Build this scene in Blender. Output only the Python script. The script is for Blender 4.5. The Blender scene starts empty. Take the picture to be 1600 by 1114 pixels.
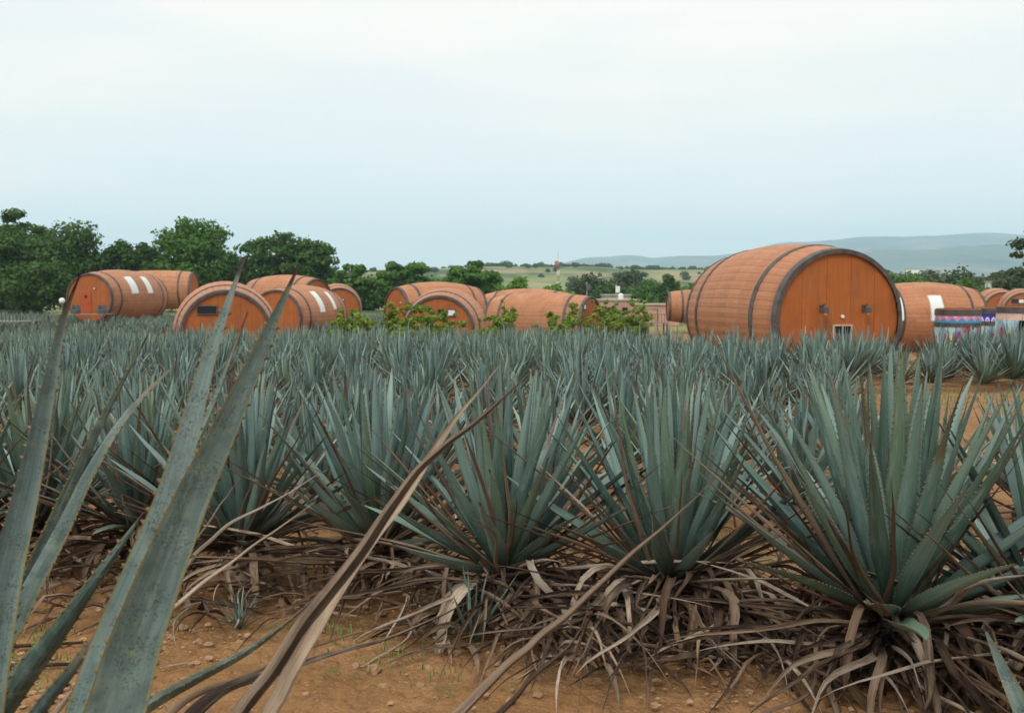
import bpy, math, random
import numpy as np
from mathutils import Vector, Matrix, Euler

S = bpy.context.scene
COL = S.collection
R = math.radians
rng = np.random.default_rng(7)
random.seed(7)

# ------------------------------------------------------------------ camera
F = 1537.0                       # focal length in pixels of the 1600 px wide photograph
CAMZ = 1.7
HOR = 450.0
PITCH = math.atan((557 - HOR) / F)
cam_d = bpy.data.cameras.new('camera')
cam = bpy.data.objects.new('camera', cam_d)
COL.objects.link(cam)
cam.location = (0, 0, CAMZ)
cam.rotation_euler = (math.pi / 2 - PITCH, 0, 0)
cam_d.sensor_width = 36
cam_d.lens = 36 * F / 1600
cam_d.clip_start = 0.05
cam_d.clip_end = 30000
cam_d.dof.use_dof = True
cam_d.dof.focus_distance = 4.6
cam_d.dof.aperture_fstop = 7.0
S.camera = cam
CROT = Euler(cam.rotation_euler).to_matrix()


def P(px, py, depth):
    """the place in the world seen at a pixel of the photograph, `depth` metres north of the camera"""
    v = CROT @ Vector(((px - 800) / F, (557 - py) / F, -1))
    v *= depth / v.y
    return Vector((v.x, v.y, v.z + CAMZ))


# ------------------------------------------------------------------ render and light
S.render.engine = 'CYCLES'
S.cycles.use_denoising = True
S.cycles.max_bounces = 6
S.cycles.diffuse_bounces = 3
S.cycles.volume_bounces = 1
S.cycles.use_adaptive_sampling = True
S.view_settings.view_transform = 'Standard'
S.view_settings.look = 'None'
S.view_settings.gamma = 1
S.view_settings.use_curve_mapping = False
S.view_settings.exposure = 0.17

SUN_EL, SUN_AZ = R(48), R(205)           # azimuth clockwise from north (+Y): behind the camera, a little left
sd = bpy.data.lights.new('sun', 'SUN')
sd.energy = 1.5
sd.angle = R(20)
sd.color = (1, .95, .88)
sun = bpy.data.objects.new('sun', sd)
COL.objects.link(sun)
to_sun = Vector((math.sin(SUN_AZ) * math.cos(SUN_EL), math.cos(SUN_AZ) * math.cos(SUN_EL), math.sin(SUN_EL)))
sun.rotation_euler = to_sun.to_track_quat('Z', 'Y').to_euler()
sun.location = (0, 0, 30)

world = bpy.data.worlds.new('World')
S.world = world
world.use_nodes = True


class NT:
    """small helper to write node trees"""

    def __init__(self, tree):
        self.t = tree
        tree.nodes.clear()

    def n(self, typ, ins=None, **props):
        nd = self.t.nodes.new(typ)
        for k, v in props.items():
            setattr(nd, k, v)
        for k, v in (ins or {}).items():
            s = nd.inputs[k]
            if hasattr(v, 'is_output') or isinstance(v, bpy.types.NodeSocket):
                self.t.links.new(v, s)
            else:
                if isinstance(v, (tuple, list)) and len(v) == 3 and s.type == 'RGBA':
                    v = (*v, 1)
                s.default_value = v
        return nd

    def math(self, op, a, b=0.0, clamp=False):
        return self.n('ShaderNodeMath', {0: a, 1: b}, operation=op, use_clamp=clamp).outputs[0]

    def mix(self, f, a, b, blend='MIX'):
        nd = self.n('ShaderNodeMix', {}, data_type='RGBA', blend_type=blend)
        for k, v in ((0, f), (6, a), (7, b)):
            s = nd.inputs[k]
            if isinstance(v, bpy.types.NodeSocket):
                self.t.links.new(v, s)
            else:
                s.default_value = (*v, 1) if isinstance(v, (tuple, list)) and len(v) == 3 else v
        return nd.outputs[2]

    def noise(self, vec, scale, detail=3, rough=.55, out=0, **k):
        ins = {'Scale': scale, 'Detail': detail, 'Roughness': rough}
        if vec is not None:
            ins['Vector'] = vec
        return self.n('ShaderNodeTexNoise', ins, **k).outputs[out]

    def ramp(self, f, stops, interp='LINEAR'):
        nd = self.n('ShaderNodeValToRGB', {0: f})
        cr = nd.color_ramp
        cr.interpolation = interp
        while len(cr.elements) < len(stops):
            cr.elements.new(.5)
        for e, (p, c) in zip(cr.elements, stops):
            e.position = p
            e.color = (*c, 1) if len(c) == 3 else c
        return nd.outputs[0]

    def maprange(self, v, a, b, c=0.0, d=1.0, smooth=False):
        nd = self.n('ShaderNodeMapRange', {0: v, 1: a, 2: b, 3: c, 4: d})
        if smooth:
            nd.interpolation_type = 'SMOOTHSTEP'
        return nd.outputs[0]

    def mapping(self, vec, scale=(1, 1, 1), loc=(0, 0, 0)):
        return self.n('ShaderNodeMapping', {'Vector': vec, 'Scale': scale, 'Location': loc}).outputs[0]


# overcast sky: the Nishita sky seen faintly through a bright veil of cloud
w = NT(world.node_tree)
sky = w.n('ShaderNodeTexSky', {}, sky_type='NISHITA')
sky.sun_disc = False
sky.sun_elevation = SUN_EL
sky.sun_rotation = SUN_AZ
bg1 = w.n('ShaderNodeBackground', {'Color': sky.outputs[0], 'Strength': .10})
tc = w.n('ShaderNodeTexCoord')
sep = w.n('ShaderNodeSeparateXYZ', {0: tc.outputs['Generated']})
veil = w.ramp(sep.outputs[2], [(0.0, (.535, .57, .575)), (.05, (.515, .555, .56)), (.11, (.545, .555, .545)), (.18, (.565, .555, .522)), (.30, (.58, .57, .53)), (1.0, (.88, .88, .84))])
cl = w.noise(w.mapping(tc.outputs['Generated'], (1.3, 1.3, 7)), 3.6, 6, .6)
cl2 = w.noise(w.mapping(tc.outputs['Generated'], (1, 1, 5)), 1.6, 3, .5)
veil = w.mix(w.maprange(cl, .44, .70, 0, .50, True), veil, (.625, .565, .545))
veil = w.mix(w.maprange(cl2, .47, .66, 0, .55, True), veil, (.475, .51, .53))
bg2 = w.n('ShaderNodeBackground', {'Color': veil, 'Strength': 1.75})
ms = w.n('ShaderNodeMixShader', {0: .94, 1: bg1.outputs[0], 2: bg2.outputs[0]})
w.n('ShaderNodeOutputWorld', {0: ms.outputs[0]})


# ------------------------------------------------------------------ noise for geometry
def _hash(ix, iy, seed):
    h = (ix.astype(np.int64) * 374761393 + iy.astype(np.int64) * 668265263 + seed * 974634777) & 0x7fffffff
    h = ((h ^ (h >> 13)) * 1274126177) & 0x7fffffff
    return ((h ^ (h >> 16)) & 0xffff) / 65535.0


def vnoise(x, y, seed=0):
    x = np.asarray(x, float); y = np.asarray(y, float)
    ix, iy = np.floor(x), np.floor(y)
    fx, fy = x - ix, y - iy
    fx = fx * fx * (3 - 2 * fx); fy = fy * fy * (3 - 2 * fy)
    a = _hash(ix, iy, seed); b = _hash(ix + 1, iy, seed)
    c = _hash(ix, iy + 1, seed); d = _hash(ix + 1, iy + 1, seed)
    return (a * (1 - fx) + b * fx) * (1 - fy) + (c * (1 - fx) + d * fx) * fy - .5


def fbm(x, y, octv=4, seed=0):
    s, a, o = 1.0, 1.0, 0
    for k in range(octv):
        o = o + a * vnoise(x * s, y * s, seed + k * 17)
        s *= 2.03; a *= .5
    return o


def sst(a, b, v):
    t = np.clip((np.asarray(v, float) - a) / (b - a), 0, 1)
    return t * t * (3 - 2 * t)


def gz(x, y):
    """height of the ground"""
    x = np.asarray(x, float); y = np.asarray(y, float)
    z = -.037 * (np.clip(y, 4, 45) - 4)
    y0 = 45 - 12 * sst(3, 9, x)
    z = z - 2.2 * sst(0, 1, (y - y0) / 16)
    z = z + 1.25 * sst(72, 98, y) * (1 - sst(-14, 0, x))
    z = z + .10 * vnoise(x * .23, y * .23, 5) * sst(7, 14, y)
    return z


def gzf(x, y):
    return float(gz(x, y))


# ------------------------------------------------------------------ mesh helpers
def make_mesh(name, V, quads=None, tris=None, uv=None, rv=None, dr=None, smooth=True):
    V = np.asarray(V, np.float32).reshape(-1, 3)
    q = np.asarray(quads if quads is not None and len(quads) else np.zeros((0, 4)), np.int32).reshape(-1, 4)
    t = np.asarray(tris if tris is not None and len(tris) else np.zeros((0, 3)), np.int32).reshape(-1, 3)
    me = bpy.data.meshes.new(name)
    me.vertices.add(len(V)); me.vertices.foreach_set('co', V.ravel())
    idx = np.concatenate([q.ravel(), t.ravel()]).astype(np.int32)
    me.loops.add(len(idx)); me.loops.foreach_set('vertex_index', idx)
    st = np.concatenate([np.arange(len(q)) * 4, len(q) * 4 + np.arange(len(t)) * 3]).astype(np.int32)
    me.polygons.add(len(st)); me.polygons.foreach_set('loop_start', st)
    me.polygons.foreach_set('use_smooth', np.full(len(st), smooth, bool))
    if uv is not None:
        l = me.uv_layers.new(name='UVMap')
        l.data.foreach_set('uv', np.asarray(uv, np.float32).reshape(-1, 2)[idx].ravel())
    for nm, a in (('rv', rv), ('dr', dr)):
        if a is not None:
            at = me.attributes.new(nm, 'FLOAT', 'POINT')
            at.data.foreach_set('value', np.broadcast_to(np.asarray(a, np.float32), (len(V),)).copy())
    me.update(calc_edges=True)
    me.validate()
    return me


def link(name, data, mat=None, parent=None, loc=None, rot=None, scale=None):
    o = bpy.data.objects.new(name, data)
    COL.objects.link(o)
    if mat is not None and data is not None and not data.materials:
        data.materials.append(mat)
    if parent is not None:
        o.parent = parent
    if loc is not None:
        o.location = loc
    if rot is not None:
        o.rotation_euler = rot
    if scale is not None:
        o.scale = scale if hasattr(scale, '__len__') else (scale,) * 3
    return o


def tag(o, label, cat, group=None, kind=None):
    o['label'] = label
    o['category'] = cat
    if group:
        o['group'] = group
    if kind:
        o['kind'] = kind
    return o


def empty(name, loc, label, cat, group=None, rz=0.0):
    o = bpy.data.objects.new(name, None)
    COL.objects.link(o)
    o.empty_display_size = .2
    o.location = loc
    o.rotation_euler = (0, 0, rz)
    return tag(o, label, cat, group)


class MB:
    """collects shapes into one mesh"""

    def __init__(self):
        self.V = []; self.Q = []; self.T = []; self.uv = []; self.rv = []; self.dr = []
        self.n = 0

    def add(self, V, Q=None, T=None, uv=None, rv=0.0, dr=0.0):
        V = np.asarray(V, float).reshape(-1, 3)
        k = len(V)
        if Q is not None and len(Q):
            self.Q.append(np.asarray(Q, int).reshape(-1, 4) + self.n)
        if T is not None and len(T):
            self.T.append(np.asarray(T, int).reshape(-1, 3) + self.n)
        self.V.append(V)
        self.uv.append(np.zeros((k, 2)) if uv is None else np.asarray(uv, float))
        self.rv.append(np.broadcast_to(np.asarray(rv, float), (k,)))
        self.dr.append(np.broadcast_to(np.asarray(dr, float), (k,)))
        self.n += k
        return self

    def box(self, c, s, rz=0.0, rv=0.0, rot=None):
        c = np.array(c, float); s = np.array(s, float) / 2
        v = np.array([[i, j, k] for i in (-1, 1) for j in (-1, 1) for k in (-1, 1)], float) * s
        if rot is not None:
            v = v @ np.array(Euler(rot).to_matrix()).T
        elif rz:
            cc, ss = math.cos(rz), math.sin(rz)
            v = v @ np.array([[cc, ss, 0], [-ss, cc, 0], [0, 0, 1]])
        q = [[0, 1, 3, 2], [4, 6, 7, 5], [0, 4, 5, 1], [2, 3, 7, 6], [0, 2, 6, 4], [1, 5, 7, 3]]
        # separate corners for each face keep the shading flat
        V = np.concatenate([v[f] for f in q]) + c
        return self.add(V, np.arange(24).reshape(6, 4), rv=rv)

    def tube(self, pts, rad, k=8, cap=True, rv=0.0):
        pts = np.asarray(pts, float); n = len(pts)
        rad = np.broadcast_to(np.asarray(rad, float), (n,))
        tan = np.gradient(pts, axis=0)
        tan /= np.linalg.norm(tan, axis=1)[:, None] + 1e-9
        ref = np.array([0, 0, 1.0]) if abs(tan[0][2]) < .9 else np.array([1.0, 0, 0])
        rings = []
        for i in range(n):
            s = np.cross(tan[i], ref); s /= np.linalg.norm(s) + 1e-9
            u = np.cross(s, tan[i])
            a = np.arange(k) / k * 2 * np.pi
            rings.append(pts[i] + rad[i] * (np.cos(a)[:, None] * s + np.sin(a)[:, None] * u))
        V = np.concatenate(rings)
        Q = [[i * k + j, i * k + (j + 1) % k, (i + 1) * k + (j + 1) % k, (i + 1) * k + j] for i in range(n - 1) for j in range(k)]
        T = []
        if cap:
            V = np.concatenate([V, pts[:1], pts[-1:]])
            T = [[n * k, (j + 1) % k, j] for j in range(k)] + [[n * k + 1, (n - 1) * k + j, (n - 1) * k + (j + 1) % k] for j in range(k)]
        return self.add(V, Q, T, rv=rv)

    def mesh(self, name, smooth=False):
        return make_mesh(name, np.concatenate(self.V), np.concatenate(self.Q) if self.Q else None,
                         np.concatenate(self.T) if self.T else None, np.concatenate(self.uv),
                         np.concatenate(self.rv), np.concatenate(self.dr), smooth)

    def build(self, name, mat, parent=None, smooth=False, **k):
        return link(name, self.mesh(name, smooth), mat, parent, **k)


# ------------------------------------------------------------------ materials
def new_mat(name):
    m = bpy.data.materials.new(name)
    m.use_nodes = True
    return m, NT(m.node_tree)


def finish(t, color, rough=.7, bump=None, bstr=.3, bdist=.02, spec=.5, extra=None, transl=None):
    ins = {'Base Color': color, 'Roughness': rough, 'Specular IOR Level': spec}
    if bump is not None:
        ins['Normal'] = t.n('ShaderNodeBump', {'Height': bump, 'Strength': bstr, 'Distance': bdist}).outputs[0]
    ins.update(extra or {})
    sh = t.n('ShaderNodeBsdfPrincipled', ins).outputs[0]
    if transl is not None:
        tr = t.n('ShaderNodeBsdfTranslucent', {'Color': transl})
        sh = t.n('ShaderNodeMixShader', {0: .28, 1: sh, 2: tr.outputs[0]}).outputs[0]
    t.n('ShaderNodeOutputMaterial', {0: sh})


def simple(name, col, rough=.6, var=.25, scale=3.0, metal=0.0, bstr=.15):
    m, t = new_mat(name)
    tc = t.n('ShaderNodeTexCoord').outputs['Object']
    nz = t.noise(tc, scale, 4)
    c = t.mix(t.maprange(nz, .3, .7), tuple(v * (1 - var) for v in col), tuple(min(1, v * (1 + var)) for v in col))
    finish(t, c, rough, nz, bstr, .01, extra={'Metallic': metal})
    return m


def attr(t, name):
    return t.n('ShaderNodeAttribute', {}, attribute_name=name).outputs['Fac']


def agave_material(name, spotted=False, far=False):
    m, t = new_mat(name)
    uv = t.n('ShaderNodeUVMap', {}, uv_map='UVMap').outputs[0]
    sp = t.n('ShaderNodeSeparateXYZ', {0: uv})
    u, v = sp.outputs[0], sp.outputs[1]
    rv, dr = attr(t, 'rv'), attr(t, 'dr')
    oi = t.n('ShaderNodeObjectInfo').outputs['Random']
    r = rv if spotted else t.math('FRACT', t.math('ADD', rv, oi))
    r2 = t.math('FRACT', t.math('MULTIPLY', r, 7.31))
    r3 = t.math('FRACT', t.math('MULTIPLY', r, 23.7))
    obj = t.n('ShaderNodeTexCoord').outputs['Object']
    if spotted:
        base = t.mix(r, (.032, .058, .048), (.190, .265, .255))  # low end: sooty leaf tone, with shade put into the colour
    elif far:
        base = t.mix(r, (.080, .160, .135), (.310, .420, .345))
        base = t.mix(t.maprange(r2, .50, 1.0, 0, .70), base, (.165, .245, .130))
    else:
        base = t.mix(r, (.030, .088, .085), (.250, .380, .345))
        base = t.mix(t.maprange(r2, .62, 1.0, 0, .70), base, (.140, .220, .105))
    # lengthwise streaks and waxy bloom
    cv = t.n('ShaderNodeCombineXYZ', {0: u, 1: v, 2: t.math('MULTIPLY', r, 50)}).outputs[0]
    streak = t.noise(t.mapping(cv, (14, 1.2, 1)), 3.0, 3, .6)
    bloom = t.noise(t.mapping(cv, (3, 6, 1)), 2.0, 4, .6)
    base = t.mix(t.maprange(streak, .44, .70, 0, .65), base, (.035, .085, .072))
    base = t.mix(t.maprange(bloom, .48, .68, 0, .30 if spotted else .5), base, (.235, .315, .300))
    if not far:
        # pale print left by the leaf that was folded against this one, and dark grit
        print_ = t.noise(t.mapping(cv, (2.0, 1.3, 1)), 4.5, 2, .5)
        base = t.mix(t.maprange(print_, .56, .60, 0, .16), base, (.255, .345, .315))
    if spotted:
        fine = t.noise(obj, 230, 2, .6)
        area = t.noise(obj, 17, 3, .65)
        spot = t.math('MULTIPLY', t.maprange(fine, .53, .60), t.maprange(area, .47, .60))
        vor = t.n('ShaderNodeTexVoronoi', {'Vector': obj, 'Scale': 95}).outputs['Distance']
        big = t.math('MULTIPLY', t.math('LESS_THAN', vor, .16), t.maprange(area, .34, .5))
        blot = t.noise(obj, 26, 4, .6)
        base = t.mix(t.maprange(blot, .50, .64, 0, .42), base, (.040, .078, .068))
        base = t.mix(t.maprange(t.noise(obj, 11, 3, .6), .50, .66, 0, .5), base, (.205, .275, .235))
        base = t.mix(t.math('MULTIPLY', t.math('MAXIMUM', spot, big), .78), base, (.030, .050, .040))
        base = t.mix(t.math('MULTIPLY', t.maprange(t.noise(obj, 42, 3), .62, .72), .45), base, (.20, .20, .07))
    # yellow-brown margin
    edge = t.math('ABSOLUTE', t.math('SUBTRACT', t.math('MULTIPLY', u, 2), 1))
    en = t.noise(t.mapping(cv, (0, 30, 1)), 4, 3)
    if spotted:
        base = t.mix(t.math('MULTIPLY', t.maprange(edge, .86, .97), t.maprange(en, .35, .6, .2, 1)), base, (.22, .22, .055))
    base = t.mix(t.math('MULTIPLY', t.maprange(edge, .93, .99), .75), base, (.16, .075, .03))
    # darker green towards the heart: shade among the leaf bases put into the colour
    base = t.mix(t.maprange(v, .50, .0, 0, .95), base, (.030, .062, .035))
    # dried tip (dr = how much of the leaf has dried)
    wob = t.math('MULTIPLY', t.math('SUBTRACT', t.noise(t.mapping(cv, (4, 7, 1)), 3, 4), .5), t.math('ADD', t.math('MULTIPLY', dr, .8), .02))
    dv = t.math('ADD', t.math('ADD', v, wob), dr)
    dead = t.mix(r3, (.105, .060, .042), (.225, .155, .125))
    dead = t.mix(t.maprange(streak, .35, .65), dead, (.05, .032, .026))
    base = t.mix(t.maprange(dv, .955, 1.0), base, t.mix(.5, dead, (.20, .17, .05)))
    base = t.mix(t.maprange(dv, .975, 1.04), base, dead)
    base = t.mix(t.maprange(v, .972, .98), base, (.035, .018, .015))
    bump = t.math('ADD', t.math('MULTIPLY', streak, .6), t.math('MULTIPLY', t.noise(obj, 60, 2), .3))
    gpos = t.n('ShaderNodeNewGeometry').outputs['Position']
    if not spotted:
        pn = t.noise(gpos, .33, 3, .6)
        pn2 = t.noise(gpos, .55, 2, .6)
        base = t.mix(t.maprange(pn, .48, .66, 0, .26), base, (.165, .240, .120), 'MIX')
        base = t.mix(t.maprange(pn2, .55, .70, 0, .40), base, (.065, .110, .115))
    finish(t, base, t.maprange(bloom, .3, .7, .38, .58), bump, .3, .006, spec=.5)
    return m


def dead_material(name, fixed=False):
    m, t = new_mat(name)
    uv = t.n('ShaderNodeUVMap', {}, uv_map='UVMap').outputs[0]
    sp = t.n('ShaderNodeSeparateXYZ', {0: uv})
    u, v = sp.outputs[0], sp.outputs[1]
    oi = t.n('ShaderNodeObjectInfo').outputs['Random']
    r = attr(t, 'rv') if fixed else t.math('FRACT', t.math('ADD', attr(t, 'rv'), oi))
    r2 = t.math('FRACT', t.math('MULTIPLY', r, 9.17))
    obj = t.n('ShaderNodeTexCoord').outputs['Object']
    cv = t.n('ShaderNodeCombineXYZ', {0: u, 1: v, 2: t.math('MULTIPLY', r, 50)}).outputs[0]
    c = t.ramp(r, [(0, (.035, .024, .018)), (.18, (.13, .072, .040)), (.34, (.38, .265, .175)), (.42, (.23, .165, .115)), (.50, (.032, .022, .017)), (.70, (.065, .040, .028)), (.80, (.17, .095, .058)), (.90, (.62, .49, .36)), (1, (.48, .41, .34))])
    lon = t.noise(t.mapping(cv, (1.5, 5, 1)), 2.2, 4, .6)
    c = t.mix(t.maprange(lon, .45, .65, 0, .6), c, t.mix(r2, (.42, .32, .22), (.13, .070, .038)))
    st = t.noise(t.mapping(cv, (16, 1.6, 1)), 3.5, 4, .65)
    c = t.mix(t.maprange(st, .50, .68, 0, .7), c, (.05, .034, .028))
    blot = t.noise(t.mapping(cv, (2, 4, 3)), 3.2, 3)
    c = t.mix(t.maprange(blot, .62, .70, 0, .7), c, (.060, .052, .050))
    finish(t, c, .82, st, .8, .006, spec=.25)
    return m


def leaf_material(name, c1, c2, c3, tl):
    m, t = new_mat(name)
    rv = attr(t, 'rv')
    obj = t.n('ShaderNodeTexCoord').outputs['Object']
    big = t.noise(obj, .45, 3)
    c = t.mix(rv, c1, c2)
    c = t.mix(t.maprange(big, .42, .68, 0, .7), c, c3)
    finish(t, c, .6, transl=tl, spec=.3)
    return m


M = {}
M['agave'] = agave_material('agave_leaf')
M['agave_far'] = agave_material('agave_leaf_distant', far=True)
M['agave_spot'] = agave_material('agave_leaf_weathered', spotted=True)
M['dead'] = dead_material('dried_leaf')
M['dead_near'] = dead_material('dried_leaf_near', True)
M['tree_dark'] = leaf_material('foliage_dark', (.018, .055, .006), (.042, .110, .010), (.075, .160, .016), (.07, .15, .02))
M['tree_mid'] = leaf_material('foliage_mid', (.028, .085, .008), (.066, .165, .014), (.10, .21, .02), (.10, .2, .03))
M['tree_bright'] = leaf_material('foliage_bright', (.070, .17, .010), (.12, .25, .015), (.15, .29, .02), (.16, .3, .03))
M['tree_grey'] = leaf_material('foliage_grey', (.028, .055, .018), (.060, .095, .030), (.085, .115, .042), (.08, .12, .04))
M['shrub'] = leaf_material('foliage_shrub', (.105, .180, .012), (.235, .330, .030), (.27, .28, .06), (.16, .27, .03))
M['bark'] = simple('bark', (.14, .10, .075), .9, .4, 6, bstr=.5)
M['hoop'] = simple('hoop_metal', (.070, .060, .056), .6, .45, 3)
M['dark'] = simple('dark_glass', (.015, .018, .020), .15, .3)
M['curtain'] = simple('white_curtain', (.70, .76, .76), .8, .06, 9)
M['frame_pale'] = simple('pale_window_frame', (.50, .36, .25), .6, .2)
M['door'] = simple('door_paint', (.42, .065, .012), .5, .18, 5)
M['white'] = simple('white_paint', (.78, .78, .74), .6, .05)
M['grey'] = simple('grey_metal', (.09, .095, .10), .5, .15)
M['deck'] = simple('deck_timber', (.20, .16, .13), .8, .3, 6)
M['red'] = simple('red_paint', (.46, .17, .13), .6, .1)
M['pinkwall'] = simple('pink_masonry', (.46, .27, .21), .9, .18, .6)
M['concrete'] = simple('weathered_concrete', (.36, .33, .29), .9, .2, .9)
M['stone'] = simple('field_stone', (.33, .20, .11), .9, .4, 14, bstr=.6)
M['grass'] = simple('weed_green', (.10, .20, .035), .7, .4, 2)
M['straw'] = simple('dry_straw', (.30, .21, .13), .9, .4, 2)


def wood(name, c1, c2, c3, axis):
    m, t = new_mat(name)
    obj = t.n('ShaderNodeTexCoord').outputs['Object']
    rv = attr(t, 'rv')
    oi = t.n('ShaderNodeObjectInfo').outputs['Random']
    r = t.math('FRACT', t.math('ADD', rv, t.math('MULTIPLY', oi, 3.3)))
    sc = {'y': (9, .6, 9), 'z': (9, 9, .5)}[axis]
    off = t.n('ShaderNodeVectorMath', {0: obj, 1: t.n('ShaderNodeCombineXYZ', {0: r, 1: t.math('MULTIPLY', r, 17)}).outputs[0]}, operation='ADD').outputs[0]
    g = t.noise(t.mapping(off, sc), 1.6, 5, .6)
    c = t.mix(t.maprange(r, 0, 1), c1, c2)
    c = t.mix(t.maprange(g, .40, .68, 0, .6), c, c3)
    pat = t.noise(obj, .7, 4, .6)
    c = t.mix(t.maprange(pat, .48, .70, 0, .55), c, tuple(v * .58 for v in c1))
    stn = t.noise(t.mapping(obj, (1.6, 1.6, .35) if axis == 'z' else (.5, 2.2, .5)), 1.8, 5, .62)
    c = t.mix(t.maprange(stn, .54, .70, 0, .40), c, (.16, .085, .055))
    if axis == 'y':
        sy = t.n('ShaderNodeSeparateXYZ', {0: obj}).outputs[1]
        jn = t.math('FRACT', t.math('ADD', t.math('MULTIPLY', sy, .85), t.math('MULTIPLY', r, 13.7)))
        c = t.mix(t.math('MULTIPLY', t.math('LESS_THAN', jn, .030), .28), c, tuple(v * .35 for v in c1))
    pale = t.noise(t.mapping(obj, (1, 1, 1), (9, 3, 4)), .45, 4, .6)
    c = t.mix(t.maprange(pale, .52, .74, 0, .38), c, tuple(min(1, v * 1.25 + .03) for v in c2))
    finish(t, c, .62, g, .35, .01, spec=.35)
    return m


M['stave'] = wood('barrel_stave_wood', (.405, .168, .074), (.455, .205, .098), (.345, .145, .074), 'y')
M['head'] = wood('barrel_head_wood', (.385, .108, .020), (.420, .122, .024), (.310, .082, .016), 'z')

# ground
m, t = new_mat('soil')
geo = t.n('ShaderNodeNewGeometry').outputs['Position']
spx = t.n('ShaderNodeSeparateXYZ', {0: geo})
n1 = t.noise(geo, 1.1, 5, .6)
n2 = t.noise(geo, 9, 5, .65)
n3 = t.noise(geo, 60, 4, .65)
c = t.mix(t.maprange(n1, .38, .62), (.255, .132, .052), (.35, .195, .088))
c = t.mix(t.maprange(n2, .45, .65, 0, .65), c, (.18, .090, .042))
c = t.mix(t.maprange(n3, .55, .75, 0, .6), c, (.44, .28, .15))
c = t.mix(t.maprange(n3, .45, .30, 0, .6), c, (.14, .075, .038))
n4 = t.noise(geo, 2.3, 5, .62)
c = t.mix(t.maprange(n4, .60, .70, 0, .65), c, (.10, .13, .03))
# pasture far from the field
far = t.maprange(spx.outputs[1], 100, 150)
fn = t.noise(geo, .02, 5, .6)
past = t.mix(t.maprange(fn, .4, .6), (.13, .19, .06), (.24, .24, .10))
c = t.mix(far, c, past)
peb = t.n('ShaderNodeTexVoronoi', {'Vector': geo, 'Scale': 26}).outputs['Distance']
bmp = t.math('ADD', t.math('MULTIPLY', n3, .6), t.math('ADD', n2, t.math('MULTIPLY', peb, -.5)))
finish(t, c, .95, bmp, .9, .03, spec=.15)
M['soil'] = m


def hill_mat(name, a, b, cc, s):
    m, t = new_mat(name)
    geo = t.n('ShaderNodeNewGeometry').outputs['Position']
    n1 = t.noise(t.mapping(geo, (1, 1, 5)), s, 6, .6)
    n2 = t.noise(t.mapping(geo, (1, .6, 6), (40, 9, 0)), s * 2.3, 5, .6)
    c = t.mix(t.maprange(n1, .42, .58), a, b)
    c = t.mix(t.maprange(n2, .50, .62, 0, .85), c, cc)
    finish(t, c, .95, spec=.1)
    return m


M['ridge'] = hill_mat('hill_pasture', (.065, .105, .045), (.20, .235, .10), (.32, .24, .15), .011)
M['mount'] = hill_mat('mountain_scrub', (.04, .065, .06), (.085, .115, .10), (.20, .17, .14), .0013)

# ------------------------------------------------------------------ ground sheet
ring = np.concatenate([np.linspace(.3, 3.2, 22, endpoint=False), np.arange(3.2, 9.5, .028), 9.5 * 1.035 ** np.arange(1, 208)])
ring = ring[ring < 9680]
ring = np.append(ring, 9700.0)
ang = np.concatenate([np.linspace(-180, -36, 40, endpoint=False), np.linspace(-36, 36, 460, endpoint=False), np.linspace(36, 180, 40, endpoint=False)])
rr, aa = np.meshgrid(ring, np.radians(ang), indexing='ij')
gx, gy = rr * np.sin(aa), rr * np.cos(aa)
gzv = gz(gx, gy)
near = 1 - sst(8.5, 10, rr)
gzv = gzv + near * (.035 * fbm(gx * 2.2, gy * 2.2, 3, 3) + .030 * np.abs(fbm(gx * 9, gy * 9, 3, 9)) ** 1.0 + .012 * fbm(gx * 30, gy * 30, 2, 21))
nr, na = rr.shape
V = np.stack([gx, gy, gzv], -1).reshape(-1, 3)
ii, jj = np.meshgrid(np.arange(nr - 1), np.arange(na), indexing='ij')
j2 = (jj + 1) % na
Q = np.stack([ii * na + jj, ii * na + j2, (ii + 1) * na + j2, (ii + 1) * na + jj], -1).reshape(-1, 4)
V = np.concatenate([V, [[0, 0, gzf(0, 0)]]])
T = [[len(V) - 1, (j + 1) % na, j] for j in range(na)]
g = link('ground', make_mesh('ground', V, Q, T), M['soil'])
g['kind'] = 'structure'


# ------------------------------------------------------------------ far hills and mountains
def hill(name, label, mat, profile, d0, d1, step, amp, nscale, seed, base=-4.0):
    """profile: list of (photo x, photo y of the crest); crest at depth d0, hill runs back to d1"""
    pts = [P(px, py, d0) for px, py in profile]
    xs = np.array([p.x for p in pts]); zs = np.array([p.z for p in pts])
    X = np.arange(xs[0], xs[-1], step)
    front = d0 - (d1 - d0)
    Y = np.linspace(front, d1, 26)
    xx, yy = np.meshgrid(X, Y, indexing='ij')
    crest = np.interp(X, xs, zs)
    crest = crest + amp * fbm(X / nscale, X * 0 + seed, 4, seed)
    k = np.clip(1 - np.abs(yy - d0) / (d1 - d0), 0, 1)
    shape = np.sin(k * np.pi / 2) ** 1.1
    zz = base + (crest[:, None] - base) * shape
    zz = zz + amp * 1.6 * fbm(xx / nscale * .8, yy / nscale * .8, 4, seed + 5) * shape * (1 - k ** 3) - (1 - sst(0, .05, k)) * 3
    n, mm = xx.shape
    V = np.stack([xx, yy, zz], -1).reshape(-1, 3)
    i, j = np.meshgrid(np.arange(n - 1), np.arange(mm - 1), indexing='ij')
    Q = np.stack([i * mm + j, (i + 1) * mm + j, (i + 1) * mm + j + 1, i * mm + j + 1], -1).reshape(-1, 4)
    o = link(name, make_mesh(name, V, Q), mat)
    o['kind'] = 'structure'
    o['label'] = label
    return X, crest


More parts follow.
